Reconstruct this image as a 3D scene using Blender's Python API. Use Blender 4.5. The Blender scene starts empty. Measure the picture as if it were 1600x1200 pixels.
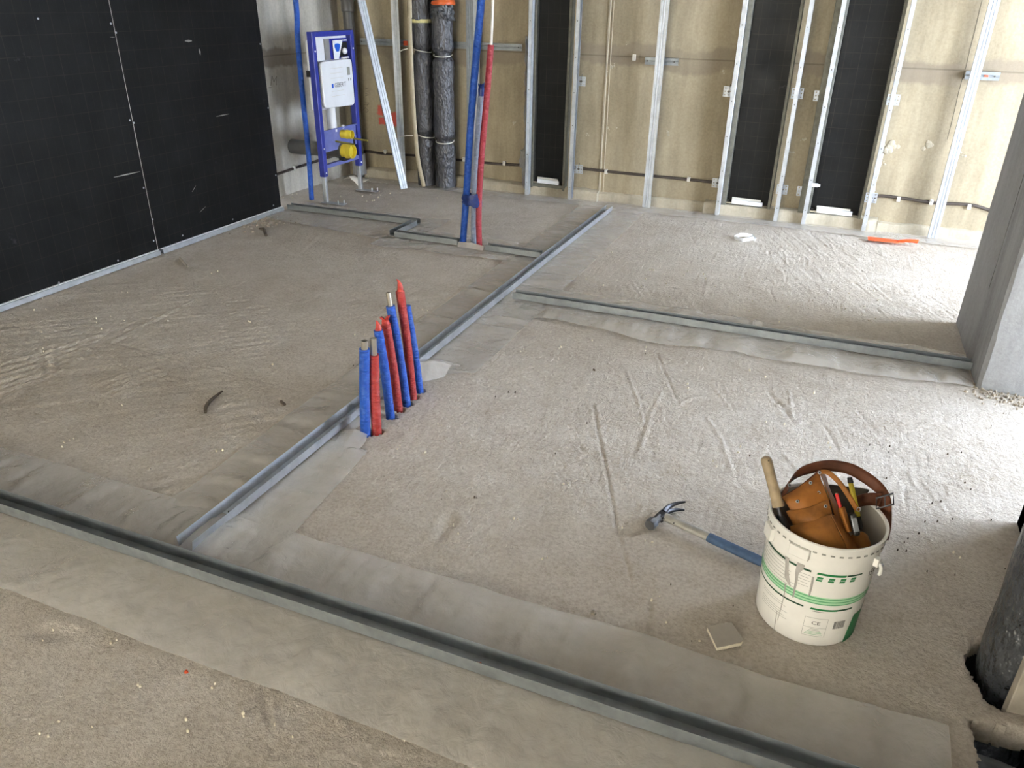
import bpy, math, random
import numpy as np
from mathutils import Vector, Matrix
random.seed(7); np.random.seed(7)
scene = bpy.context.scene
COL = scene.collection
PI = math.pi

# ------------------------------------------------------------------ camera, sky, exposure
H, F = 1.5, 1200.0
YAW, PITCH, ROLL = [math.radians(a) for a in (-21.80, 26.64, 0.935)]
_f = np.array([math.sin(YAW)*math.cos(PITCH), math.cos(YAW)*math.cos(PITCH), -math.sin(PITCH)])
_r = np.array([math.cos(YAW), -math.sin(YAW), 0.0])
_u = np.cross(_r, _f)
RIGHT = _r*math.cos(ROLL)+_u*math.sin(ROLL)
UP = -_r*math.sin(ROLL)+_u*math.cos(ROLL)
FWD = _f
cam = bpy.data.objects.new('camera', bpy.data.cameras.new('camera'))
COL.objects.link(cam)
cam.data.sensor_width = 36.0
cam.data.lens = F/1600*36
cam.data.clip_start = 0.05
mw = Matrix.Identity(4)
for i in range(3):
    mw[i][0] = RIGHT[i]; mw[i][1] = UP[i]; mw[i][2] = -FWD[i]
mw[2][3] = H
cam.matrix_world = mw
scene.camera = cam

world = bpy.data.worlds.new('world'); scene.world = world
world.use_nodes = True
wn = world.node_tree.nodes
bg = wn.get('Background')
bg.inputs[0].default_value = (0.73, 0.83, 1.0, 1)
bg.inputs[1].default_value = 17.0
vs = scene.view_settings
vs.view_transform = 'Standard'; vs.look = 'None'; vs.gamma = 1.0; vs.use_curve_mapping = False
vs.exposure = 0.72
sun = bpy.data.objects.new('sun', bpy.data.lights.new('sun', 'SUN')); COL.objects.link(sun)
sun.data.energy = 16.5; sun.data.color = (1.0, .94, .85); sun.data.angle = math.radians(.6)
sun.rotation_euler = Vector((.12, -.75, -.65)).to_track_quat('-Z', 'Y').to_euler()   # added sunlight from over the roof onto the bounce wall behind the viewer

# ------------------------------------------------------------------ photograph pixel -> place in the room
CAMP = np.array([0, 0, H])
def ray(x, y):
    return FWD + RIGHT*((x-800)/F) - UP*((y-600)/F)
def PG(x, y, z=0.0):
    d = ray(x, y); return CAMP + d*((z-H)/d[2])
def PY(x, y, Y):
    d = ray(x, y); return CAMP + d*(Y/d[1])
def PX(x, y, X):
    d = ray(x, y); return CAMP + d*(X/d[0])

# ------------------------------------------------------------------ materials
def lin(c):
    if isinstance(c, str):
        c = c.lstrip('#'); c = [int(c[i:i+2], 16)/255 for i in (0, 2, 4)]
    return tuple((v/12.92 if v <= .04045 else ((v+.055)/1.055)**2.4) for v in c)
class NT:
    def __init__(self, name):
        self.m = bpy.data.materials.new(name); self.m.use_nodes = True
        self.t = self.m.node_tree; self.p = self.t.nodes['Principled BSDF']; self.out = self.t.nodes['Material Output']
        self._c = None
    def n(self, kind, **kw):
        o = self.t.nodes.new(kind)
        for k, v in kw.items(): setattr(o, k, v)
        return o
    def l(self, a, b): self.t.links.new(a, b)
    def coord(self):
        if not self._c:
            g = self.n('ShaderNodeNewGeometry'); self._c = g.outputs['Position']
        return self._c
    def mapped(self, scale=(1, 1, 1), rot=(0, 0, 0), loc=(0, 0, 0)):
        m = self.n('ShaderNodeMapping'); m.inputs['Scale'].default_value = scale; m.inputs['Rotation'].default_value = rot; m.inputs['Location'].default_value = loc
        self.l(self.coord(), m.inputs[0]); return m.outputs[0]
    def noise(self, scale, detail=4, rough=.55, vec=None, dist=0):
        n = self.n('ShaderNodeTexNoise'); n.inputs['Scale'].default_value = scale; n.inputs['Detail'].default_value = detail
        n.inputs['Roughness'].default_value = rough; n.inputs['Distortion'].default_value = dist
        self.l(vec if vec is not None else self.coord(), n.inputs['Vector']); return n.outputs[0]
    def ramp(self, fac, stops):
        r = self.n('ShaderNodeValToRGB'); e = r.color_ramp.elements
        while len(e) < len(stops): e.new(.5)
        for i, (p, c) in enumerate(stops):
            e[i].position = p
            c = (c, c, c) if isinstance(c, (int, float)) else lin(c)
            e[i].color = (*c, 1)
        self.l(fac, r.inputs[0]); return r.outputs[0]
    def math(self, op, a, b=None, c=None):
        m = self.n('ShaderNodeMath', operation=op)
        for i, v in enumerate((a, b, c)):
            if v is None: continue
            if isinstance(v, (int, float)): m.inputs[i].default_value = v
            else: self.l(v, m.inputs[i])
        return m.outputs[0]
    def mix(self, fac, a, b, mode='MIX'):
        m = self.n('ShaderNodeMixRGB', blend_type=mode)
        for i, v in enumerate((fac, a, b)):
            if isinstance(v, (int, float)): m.inputs[i].default_value = v
            elif isinstance(v, (tuple, str)): m.inputs[i].default_value = (*lin(v), 1)
            else: self.l(v, m.inputs[i])
        return m.outputs[0]
    def xyz(self):
        s = self.n('ShaderNodeSeparateXYZ'); self.l(self.coord(), s.inputs[0]); return s.outputs
    def bump(self, h, strength=.4, dist=.004):
        b = self.n('ShaderNodeBump'); b.inputs['Strength'].default_value = strength; b.inputs['Distance'].default_value = dist
        self.l(h, b.inputs['Height']); self.l(b.outputs[0], self.p.inputs['Normal']); return b
    def set(self, col=None, rough=None, metal=None, alpha=None, spec=None):
        for k, v in (('Base Color', col), ('Roughness', rough), ('Metallic', metal), ('Alpha', alpha), ('Specular IOR Level', spec)):
            if v is None: continue
            if isinstance(v, (int, float)): self.p.inputs[k].default_value = v
            elif isinstance(v, (tuple, str)): self.p.inputs[k].default_value = (*lin(v), 1)
            else: self.l(v, self.p.inputs[k])
        return self.m
def plain(name, col, rough=.6, metal=0, var=.12, scale=30, bump=0, bscale=60, bdist=.002, spec=None):
    t = NT(name)
    n = t.noise(scale, 4)
    f = t.ramp(n, [(.3, 1-var), (.7, 1+var*.4)])
    c = t.mix(1.0, col, f, 'MULTIPLY')
    if bump: t.bump(t.noise(bscale, 3), bump, bdist)
    return t.set(c, rough, metal, spec=spec)

def mat_floor():
    t = NT('screed_concrete')
    big = t.noise(1.3, 5, .6); mid = t.noise(7, 5, .6); fine = t.noise(90, 4, .6)
    c = t.ramp(big, [(.3, '#ad9f8d'), (.5, '#c9beb0'), (.7, '#d9d1c6')])
    c = t.mix(.5, c, t.ramp(mid, [(.3, '#ab9f8e'), (.65, '#d2cac0')]))
    c = t.mix(.35, c, t.ramp(fine, [(.3, '#8f8674'), (.6, '#d8d2c8')]), 'MIX')
    pits = t.n('ShaderNodeTexVoronoi'); pits.inputs['Scale'].default_value = 26; t.l(t.coord(), pits.inputs['Vector'])
    grit = t.noise(140, 5, .7); stri = t.noise(45, 3, .6, t.mapped((1, .12, 1), (0, 0, .25)))
    h = t.math('ADD', t.math('MULTIPLY', grit, .8), t.math('MULTIPLY', stri, .7))
    h = t.math('ADD', h, t.math('MULTIPLY', t.noise(48, 4, .6), 1.0))
    t.bump(h, 1.0, .008)
    return t.set(c, .9, spec=.2)

def mat_wall_concrete(name, base, dark, light, stain=True, spray=False, bandz=1.08):
    t = NT(name)
    streak = t.noise(3.2, 5, .6, t.mapped((1.6, 1.6, .22)))
    blot = t.noise(2.1, 5, .6); fine = t.noise(60, 4, .6)
    c = t.ramp(streak, [(.3, dark), (.5, base), (.7, light)])
    c = t.mix(.4, c, t.ramp(blot, [(.35, dark), (.65, light)]))
    c = t.mix(.25, c, t.ramp(fine, [(.3, dark), (.65, light)]))
    c = t.mix(1.0, c, t.ramp(t.noise(1.4, 6, .7, t.mapped((2.6, 2.6, .35), loc=(3, 1, 0))), [(.32, .70), (.55, 1.0)]), 'MULTIPLY')
    if stain:
        x, y, z = t.xyz()
        zz = t.math('ADD', z, t.math('MULTIPLY', t.math('SUBTRACT', t.noise(2.2, 4, .65, t.mapped((1, 1, .4))), .5), .28))
        d = t.math('ABSOLUTE', t.math('SUBTRACT', zz, bandz+.02))
        m = t.ramp(d, [(.06, 1.0), (.085, 0.0)])
        m = t.math('MULTIPLY', m, t.ramp(t.noise(1.1, 2), [(.36, 0.25), (.52, 1.0)]))
        c = t.mix(t.math('MULTIPLY', m, .72), c, '#84796a')
        ln = t.ramp(t.math('ABSOLUTE', t.math('SUBTRACT', z, bandz+.035)), [(.0025, 1.0), (.005, 0.0)])
        c = t.mix(t.math('MULTIPLY', ln, .5), c, '#4d4336')
    if spray:
        x, y, z = t.xyz()
        def blob(cx, cz, w, h):
            a = t.math('DIVIDE', t.math('ABSOLUTE', t.math('SUBTRACT', x, cx)), w)
            b = t.math('DIVIDE', t.math('ABSOLUTE', t.math('SUBTRACT', z, cz)), h)
            return t.math('MAXIMUM', a, b)
        mm = None
        for b in ((-3.80, .59, .055, .05), (-3.80, .50, .05, .035), (-3.70, .52, .06, .07)):
            v = blob(*b); mm = v if mm is None else t.math('MINIMUM', mm, v)
        mm = t.math('ADD', mm, t.math('MULTIPLY', t.math('SUBTRACT', t.noise(22, 3), .5), .9))
        k = t.ramp(mm, [(.75, .8), (1.35, 0.0)])
        c = t.mix(k, c, '#d2453f')
    por = t.noise(28, 4, .7)
    t.bump(t.math('ADD', t.math('MULTIPLY', por, .6), t.math('MULTIPLY', t.noise(140, 3), .4)), .4, .006)
    return t.set(c, .85, spec=.25)

def mat_black_board():
    t = NT('black_film_board')
    x, y, z = t.xyz()
    s = t.math('ADD', t.math('MULTIPLY', x, 1.0), y)
    def lines(v, step, w):
        f = t.math('ABSOLUTE', t.math('SUBTRACT', t.math('FRACT', t.math('DIVIDE', v, step)), .5))
        return t.ramp(f, [(.5-w/step, 0.0), (.5-w/step*.3, 1.0)])
    l = t.math('MAXIMUM', t.math('MULTIPLY', lines(s, .10, .0022), 1.0), t.math('MULTIPLY', lines(z, .10, .0022), .9))
    l = t.math('MAXIMUM', l, t.math('MULTIPLY', lines(s, .05, .0015), .5))
    l = t.math('MULTIPLY', l, t.ramp(t.noise(9, 3), [(.3, .25), (.7, 1.0)]))
    base = t.ramp(t.noise(5, 5), [(.35, '#0f1011'), (.7, '#191a1b')])
    c = t.mix(t.math('MULTIPLY', l, .34), base, '#4a4338')
    sc = t.ramp(t.noise(3.5, 6, .75), [(.66, 0.0), (.76, 1.0)])
    c = t.mix(t.math('MULTIPLY', sc, .18), c, '#8a8f92')
    r = t.ramp(t.noise(4, 4), [(.3, .36), (.7, .52)])
    t.bump(t.noise(30, 3), .12, .002)
    return t.set(c, r, spec=.17)

def mat_zinc(name='galvanised_steel', col='#c6cbd0', rough=.54):
    t = NT(name)
    n = t.noise(14, 4, .6)
    c = t.mix(1.0, col, t.ramp(n, [(.3, .82), (.7, 1.05)]), 'MULTIPLY')
    r = t.ramp(t.noise(40, 3), [(.3, rough-.08), (.7, rough+.14)])
    return t.set(c, r, 1.0)

def mat_film():
    t = NT('clear_plastic_film')
    a = t.ramp(t.noise(5, 5, .65), [(.3, .38), (.7, .52)])
    t.bump(t.math('ADD', t.noise(24, 4, .6, dist=.5), t.math('MULTIPLY', t.noise(8, 2), 1.2)), .7, .010)
    m = t.set('#d8d3cc', .20, 0, a, spec=1.0)
    return m

def mat_wrap(name, col):
    t = NT(name)
    n = t.n('ShaderNodeTexNoise'); n.inputs['Scale'].default_value = 46; n.inputs['Detail'].default_value = 4
    t.l(t.mapped((1, 1, .55)), n.inputs['Vector'])
    c = t.mix(1.0, col, t.ramp(t.noise(9, 4), [(.3, .75), (.7, 1.15)]), 'MULTIPLY')
    t.bump(n.outputs[0], 1.0, .02)
    return t.set(c, .17, 0, spec=.8)

def mat_sleeve(name, col, dusty):
    t = NT(name)
    rings = t.noise(70, 3, .6, t.mapped((.35, .35, 1.8)))
    c = t.mix(t.math('MULTIPLY', t.ramp(t.noise(40, 5, .7), [(.5, 0.0), (.72, 1.0)]), .5), col, dusty)
    t.bump(rings, .9, .010)
    return t.set(c, .42, 0, spec=.5)

def mat_leather(name, col, dark):
    t = NT(name)
    c = t.ramp(t.noise(14, 5, .65), [(.3, dark), (.68, col)])
    t.bump(t.noise(240, 4, .6), .35, .001)
    return t.set(c, .62, 0, spec=.35)

M = {}
M['floor'] = mat_floor()
M['wall_back'] = mat_wall_concrete('warm_precast_concrete', '#a6997f', '#877c66', '#b9ad93', True, True)
M['wall_left'] = mat_wall_concrete('pale_precast_concrete', '#cfc9bb', '#a9a292', '#dedace', True, False, 1.04)
M['concrete'] = mat_wall_concrete('grey_concrete', '#a8a49c', '#918c82', '#b9b6b0', False)
M['pillar'] = mat_wall_concrete('sky_tinted_concrete', '#a4a5a6', '#8f8f8e', '#b7b9bb', False)  # cool sky light on the pillar is put into these greys
M['plinth'] = mat_wall_concrete('mortar_plinth', '#b7ad98', '#9f957f', '#c9c1ae', False)
M['ceiling'] = mat_wall_concrete('ceiling_concrete', '#c9c2b6', '#b8b0a3', '#d6d1c7', False)
M['board'] = mat_black_board()
M['zinc'] = mat_zinc()
M['zinc_shaded'] = mat_zinc('shaded_track_steel', '#a4aaad', .5)  # darker copy of the galvanised steel; shade on camera-facing flanges put into colour
M['zinc_dull'] = mat_zinc('dull_galvanised_steel', '#9a9fa1', .55)
M['frame_metal'] = mat_zinc('weathered_frame_metal', '#7f7f76', .6)
M['film'] = mat_film()
M['wrap'] = mat_wrap('grey_foil_wrap', '#3a3b40')
M['wrap2'] = mat_wrap('dark_foil_wrap', '#3d3f42')
M['blue_sleeve'] = mat_sleeve('blue_foam_sleeve', '#174fae', '#5f8ad6')
M['red_sleeve'] = mat_sleeve('red_foam_sleeve', '#a8302a', '#cf7068')
M['red_pink_sleeve'] = mat_sleeve('rose_red_foam_sleeve', '#a0323e', '#c86f76')
M['grey_sleeve'] = mat_sleeve('blue_grey_foam_sleeve', '#8791a6', '#b3bac8')
M['navy_tape'] = plain('navy_tape', '#1d3577', .4, 0, .3, 40, .6, 60, .004)
M['torn_red'] = plain('torn_red_tape', '#c8463c', .5, 0, .35, 60, .4, 90, .003)
M['alu'] = plain('brushed_pipe', '#b7b0a2', .35, .7, .15, 30)
M['white_pipe'] = plain('white_pipe', '#e6e4dc', .4, 0, .06)
M['white_plastic'] = plain('white_plastic', '#eceff2', .35, 0, .05, 12)
M['bucket_white'] = plain('off_white_bucket_plastic', '#e6e4de', .38, 0, .07, 12)
M['bucket_inside'] = plain('grey_bucket_inside', '#b9b4a8', .6, 0, .15, 14)  # greyer than the outer bucket wall
M['frame_blue'] = plain('frame_blue_paint', '#35409f', .35, 0, .15, 25)
M['plate_blue'] = plain('mid_blue_paint', '#6f78b8', .4, 0, .12, 25)
M['navy'] = plain('navy_plastic', '#26309a', .4, 0, .1)
M['yellow'] = plain('yellow_plastic', '#d9c43a', .4, 0, .12)
M['brass'] = plain('yellow_passivated_rod', '#a9a04c', .35, .5, .2)
M['membrane'] = plain('dark_membrane', '#4b525a', .4, 0, .2, 20)
M['black'] = plain('black_plastic', '#151515', .45, 0, .2)
M['dark_grey'] = plain('dark_grey_pipe_plastic', '#55534f', .4, 0, .15)
M['mid_grey'] = plain('grey_plastic', '#8d8c89', .45, 0, .12)
M['orange_pipe'] = plain('orange_pipe_plastic', '#d8642c', .4, 0, .15)
M['orange'] = plain('orange_plastic', '#ee5a2a', .4, 0, .12)
M['orange_mark'] = plain('orange_marker', '#d9572e', .7, 0, .3, 90)
M['foam_yellow'] = plain('yellow_foam', '#d8cf94', .9, 0, .25, 60, .6, 90, .004)
M['cream'] = plain('cream_conduit', '#b5aa90', .55, 0, .15)
M['cable'] = plain('dark_cable', '#453c36', .5, 0, .2)
M['clip'] = plain('white_clip', '#dcd9cf', .5, 0, .08)
M['foil'] = plain('crumpled_foil', '#b9bbbd', .28, .55, .3, 40)
M['paper'] = plain('white_paper', '#dcd6c8', .85, 0, .15, 20)
M['leather'] = mat_leather('tan_suede_leather', '#9c6529', '#6c431b')
M['leather2'] = mat_leather('tan_leather_flap', '#a86b2c', '#78481b')
M['belt'] = mat_leather('brown_leather_belt', '#70412a', '#4d2a18')
M['canvas'] = plain('dark_canvas', '#4d4a41', .8, 0, .2, 60)
M['wood'] = plain('pale_wood', '#a08d70', .6, 0, .35, 30)
M['plank'] = plain('dusty_plank', '#a0978a', .8, 0, .25, 16, .4, 60, .003)
M['steel'] = mat_zinc('forged_steel', '#8a8d92', .38)
M['steel_dark'] = mat_zinc('dark_forged_steel', '#55565a', .42)
M['hammer_shaft'] = plain('grey_hammer_shaft', '#a19d95', .45, .25, .25, 40)
M['grip'] = plain('blue_rubber_grip', '#3f5878', .65, 0, .3, 50, .3, 120, .001)
M['plaster'] = plain('white_plaster', '#ebe2cb', .9, 0, .15, 60, .4, 120, .002)
M['cardboard_grey'] = plain('grey_board_paper', '#a39c92', .8, 0, .08)
M['green'] = plain('label_green', '#1f7a44', .5, 0, .05)
M['dark_green'] = plain('label_dark_green', '#1c4a30', .5, 0, .05)
M['pale_green'] = plain('label_pale_green', '#a9d7ae', .5, 0, .05)
M['mid_green'] = plain('label_mid_green', '#5da873', .5, 0, .05)
M['ink'] = plain('label_ink', '#3b3b38', .6, 0, .05)
M['ink_grey'] = plain('label_grey_ink', '#93948d', .6, 0, .05)
M['white_ink'] = plain('label_white_ink', '#e8efe8', .6, 0, .05)
M['drip'] = plain('dried_grey_paint', '#b0aca6', .7, 0, .15, 60, .3, 120, .001)
M['pencil'] = plain('pencil_line', '#5b5548', .8, 0, .2)
M['red_pencil'] = plain('red_pencil', '#cf2a2c', .4, 0, .1)
M['crumb'] = plain('mortar_crumbs', '#b0a594', .9, 0, .4, 60)
M['dark_crumb'] = plain('dark_debris', '#5c5246', .9, 0, .4, 60)
M['blue_logo'] = plain('logo_blue', '#1c62d8', .5, 0, .05)

# ------------------------------------------------------------------ mesh helpers
ORG = {}
class MB:
    def __init__(s): s.v = []; s.f = []
    def add(s, v, f):
        o = len(s.v); s.v += [tuple(map(float, p)) for p in v]; s.f += [tuple(i+o for i in q) for q in f]; return s
    def box(s, x0, x1, y0, y1, z0, z1):
        return s.add([(x0,y0,z0),(x1,y0,z0),(x1,y1,z0),(x0,y1,z0),(x0,y0,z1),(x1,y0,z1),(x1,y1,z1),(x0,y1,z1)],
                     [(3,2,1,0),(4,5,6,7),(0,1,5,4),(1,2,6,5),(2,3,7,6),(3,0,4,7)])
    def obox(s, c, ax, h):
        c = np.array(c, float); a = [np.array(k, float) for k in ax]
        a = [k/np.linalg.norm(k) for k in a]
        vs_ = [c + a[0]*h[0]*i + a[1]*h[1]*j + a[2]*h[2]*k for k in (-1, 1) for (i, j) in ((-1,-1),(1,-1),(1,1),(-1,1))]
        return s.add(vs_, [(3,2,1,0),(4,5,6,7),(0,1,5,4),(1,2,6,5),(2,3,7,6),(3,0,4,7)])
    def tube(s, pts, r, n=12, caps=True, sq=(1, 1), ref=None):
        P = [np.array(p, float) for p in pts]; R = r if hasattr(r, '__len__') else [r]*len(P)
        prev = None; rings = []
        for i, p in enumerate(P):
            t = P[min(i+1, len(P)-1)]-P[max(i-1, 0)]; t = t/(np.linalg.norm(t)+1e-12)
            if prev is None:
                a = np.array(ref if ref is not None else ((0, 0, 1) if abs(t[2]) < .9 else (1, 0, 0)), float)
            else: a = prev
            a = a - t*np.dot(a, t); a /= np.linalg.norm(a)+1e-12; b = np.cross(t, a); prev = a
            rings.append([p + R[i]*(sq[0]*math.cos(2*PI*k/n)*a + sq[1]*math.sin(2*PI*k/n)*b) for k in range(n)])
        o = [q for g_ in rings for q in g_]; f = []
        for i in range(len(P)-1):
            for k in range(n):
                k2 = (k+1) % n; f.append((i*n+k, i*n+k2, (i+1)*n+k2, (i+1)*n+k))
        if caps: f.append(tuple(reversed(range(n)))); f.append(tuple(range((len(P)-1)*n, len(P)*n)))
        return s.add(o, f)
    def lathe(s, prof, c=(0, 0, 0), n=32, axis='z', caps=(False, False), wob=None):
        o = []; f = []
        for i, (r, z) in enumerate(prof):
            for k in range(n):
                a = 2*PI*k/n; rr = r*(1 + (wob(a, z) if wob else 0))
                q = (rr*math.cos(a), rr*math.sin(a), z)
                if axis == 'x': q = (q[2], q[0], q[1])
                if axis == 'y': q = (q[1], q[2], q[0])
                o.append((c[0]+q[0], c[1]+q[1], c[2]+q[2]))
        for i in range(len(prof)-1):
            for k in range(n):
                k2 = (k+1) % n; f.append((i*n+k, i*n+k2, (i+1)*n+k2, (i+1)*n+k))
        if caps[0]: f.append(tuple(reversed(range(n))))
        if caps[1]: f.append(tuple(range((len(prof)-1)*n, len(prof)*n)))
        return s.add(o, f)
    def sweep(s, sec, p0, p1, a, b):
        """closed section (list of (u,w)) along axes a,b extruded p0->p1"""
        p0, p1, a, b = [np.array(q, float) for q in (p0, p1, a, b)]
        n = len(sec); o = [p0+a*u+b*w for u, w in sec]+[p1+a*u+b*w for u, w in sec]
        f = [(k, (k+1) % n, n+(k+1) % n, n+k) for k in range(n)]+[tuple(reversed(range(n))), tuple(range(n, 2*n))]
        return s.add(o, f)
    def prism(s, poly, d):
        """3D polygon extruded by vector d"""
        d = np.array(d, float); P = [np.array(p, float) for p in poly]; n = len(P)
        return s.add(P+[p+d for p in P], [tuple(reversed(range(n))), tuple(range(n, 2*n))]+[(k, (k+1) % n, n+(k+1) % n, n+k) for k in range(n)])
    def grid(s, fn, nu, nv, closed=False):
        o = [fn(i/nu, j/nv) for j in range(nv+1) for i in range(nu+(0 if closed else 1))]
        w = nu if closed else nu+1; f = []
        for j in range(nv):
            for i in range(nu):
                i2 = (i+1) % w; f.append((j*w+i, j*w+i2, (j+1)*w+i2, (j+1)*w+i))
        return s.add(o, f)
    def build(s, name, mat, parent=None, smooth=None, origin=None, bevel=0, solid=0, sub=0):
        V = np.array(s.v); me = bpy.data.meshes.new(name)
        if parent is not None: org = ORG[parent.name]
        else:
            org = np.array(origin, float) if origin is not None else np.array([(V[:,0].min()+V[:,0].max())/2, (V[:,1].min()+V[:,1].max())/2, V[:,2].min()])
        me.from_pydata([tuple(p) for p in (V-org)], [], s.f); me.update()
        o = bpy.data.objects.new(name, me); COL.objects.link(o)
        me.materials.append(M[mat] if isinstance(mat, str) else mat)
        if smooth is not None:
            me.shade_smooth()
            if smooth < 180: me.set_sharp_from_angle(angle=math.radians(smooth))
        if parent is not None: o.parent = parent
        else: o.location = org
        ORG[o.name] = org
        if solid:
            m = o.modifiers.new('thickness', 'SOLIDIFY'); m.thickness = solid; m.offset = 0
        if bevel:
            m = o.modifiers.new('bevel', 'BEVEL'); m.width = bevel; m.segments = 2; m.limit_method = 'ANGLE'
        if sub:
            m = o.modifiers.new('subsurf', 'SUBSURF'); m.levels = sub; m.render_levels = sub
        return o
def tag(o, label, cat=None, group=None, kind=None):
    if label: o['label'] = label
    if cat: o['category'] = cat
    if group: o['group'] = group
    if kind: o['kind'] = kind
    return o
def thing(name, loc, label, cat, group=None, kind=None):
    o = bpy.data.objects.new(name, None); COL.objects.link(o); o.location = loc; o.empty_display_size = .05
    ORG[o.name] = np.array(loc, float)
    return tag(o, label, cat, group, kind)
def thick(poly, t):
    """open 2D polyline -> closed outline of thickness t"""
    P = [np.array(p, float) for p in poly]; L = []
    for i, p in enumerate(P):
        n = np.zeros(2)
        for a, b in ((i-1, i), (i, i+1)):
            if a >= 0 and b < len(P):
                d = P[b]-P[a]; d /= np.linalg.norm(d); n += np.array([-d[1], d[0]])
        n /= np.linalg.norm(n); L.append(n)
    return [tuple(p+n*t/2) for p, n in zip(P, L)]+[tuple(p-n*t/2) for p, n in reversed(list(zip(P, L)))]
def catmull(pts, k=8):
    P = [np.array(p, float) for p in pts]; P = [2*P[0]-P[1]]+P+[2*P[-1]-P[-2]]; out = []
    for i in range(1, len(P)-2):
        for j in range(k):
            t = j/k; a, b, c, d = P[i-1:i+3]
            out.append(.5*((2*b)+(c-a)*t+(2*a-5*b+4*c-d)*t*t+(3*b-a-3*c+d)*t**3))
    out.append(P[-2]); return out
def text_mesh(s, size, extrude=0.0):
    cu = bpy.data.curves.new('t', 'FONT'); cu.body = s; cu.size = size; cu.resolution_u = 2; cu.align_x = 'CENTER'; cu.align_y = 'CENTER'
    ob = bpy.data.objects.new('t', cu); COL.objects.link(ob)
    dg = bpy.context.evaluated_depsgraph_get(); me = bpy.data.meshes.new_from_object(ob.evaluated_get(dg))
    v = [tuple(x.co) for x in me.vertices]; f = [tuple(p.vertices) for p in me.polygons]
    bpy.data.objects.remove(ob); bpy.data.curves.remove(cu); bpy.data.meshes.remove(me)
    return v, f
# value noise for real relief
_T = np.random.rand(256, 256)
def vnoise(x, y):
    xi = np.floor(x).astype(int); yi = np.floor(y).astype(int); fx = x-xi; fy = y-yi
    fx = fx*fx*(3-2*fx); fy = fy*fy*(3-2*fy)
    a = _T[xi % 256, yi % 256]; b = _T[(xi+1) % 256, yi % 256]; c = _T[xi % 256, (yi+1) % 256]; d = _T[(xi+1) % 256, (yi+1) % 256]
    return (a*(1-fx)+b*fx)*(1-fy)+(c*(1-fx)+d*fx)*fy-.5
def sn(x, y): return float(vnoise(np.array([x]), np.array([y]))[0])
def sstep(a, b, x):
    t = np.clip((x-a)/(b-a), 0, 1); return t*t*(3-2*t)
def inpoly(px, py, poly):
    r = np.zeros(px.shape, bool); n = len(poly)
    for i in range(n):
        x0, y0 = poly[i]; x1, y1 = poly[(i+1) % n]
        c = ((y0 > py) != (y1 > py)) & (px < (x1-x0)*(py-y0)/((y1-y0) if y1 != y0 else 1e-9)+x0); r ^= c
    return r

# ================================================================== THE SETTING
CEIL = 2.55
XL, XLC, YB = -3.88, -4.19, 6.27       # black partition, concrete wall in the corner, back wall
XR, YN = 3.2, -4.4
WX = 0.776                             # near right wall face
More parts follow.
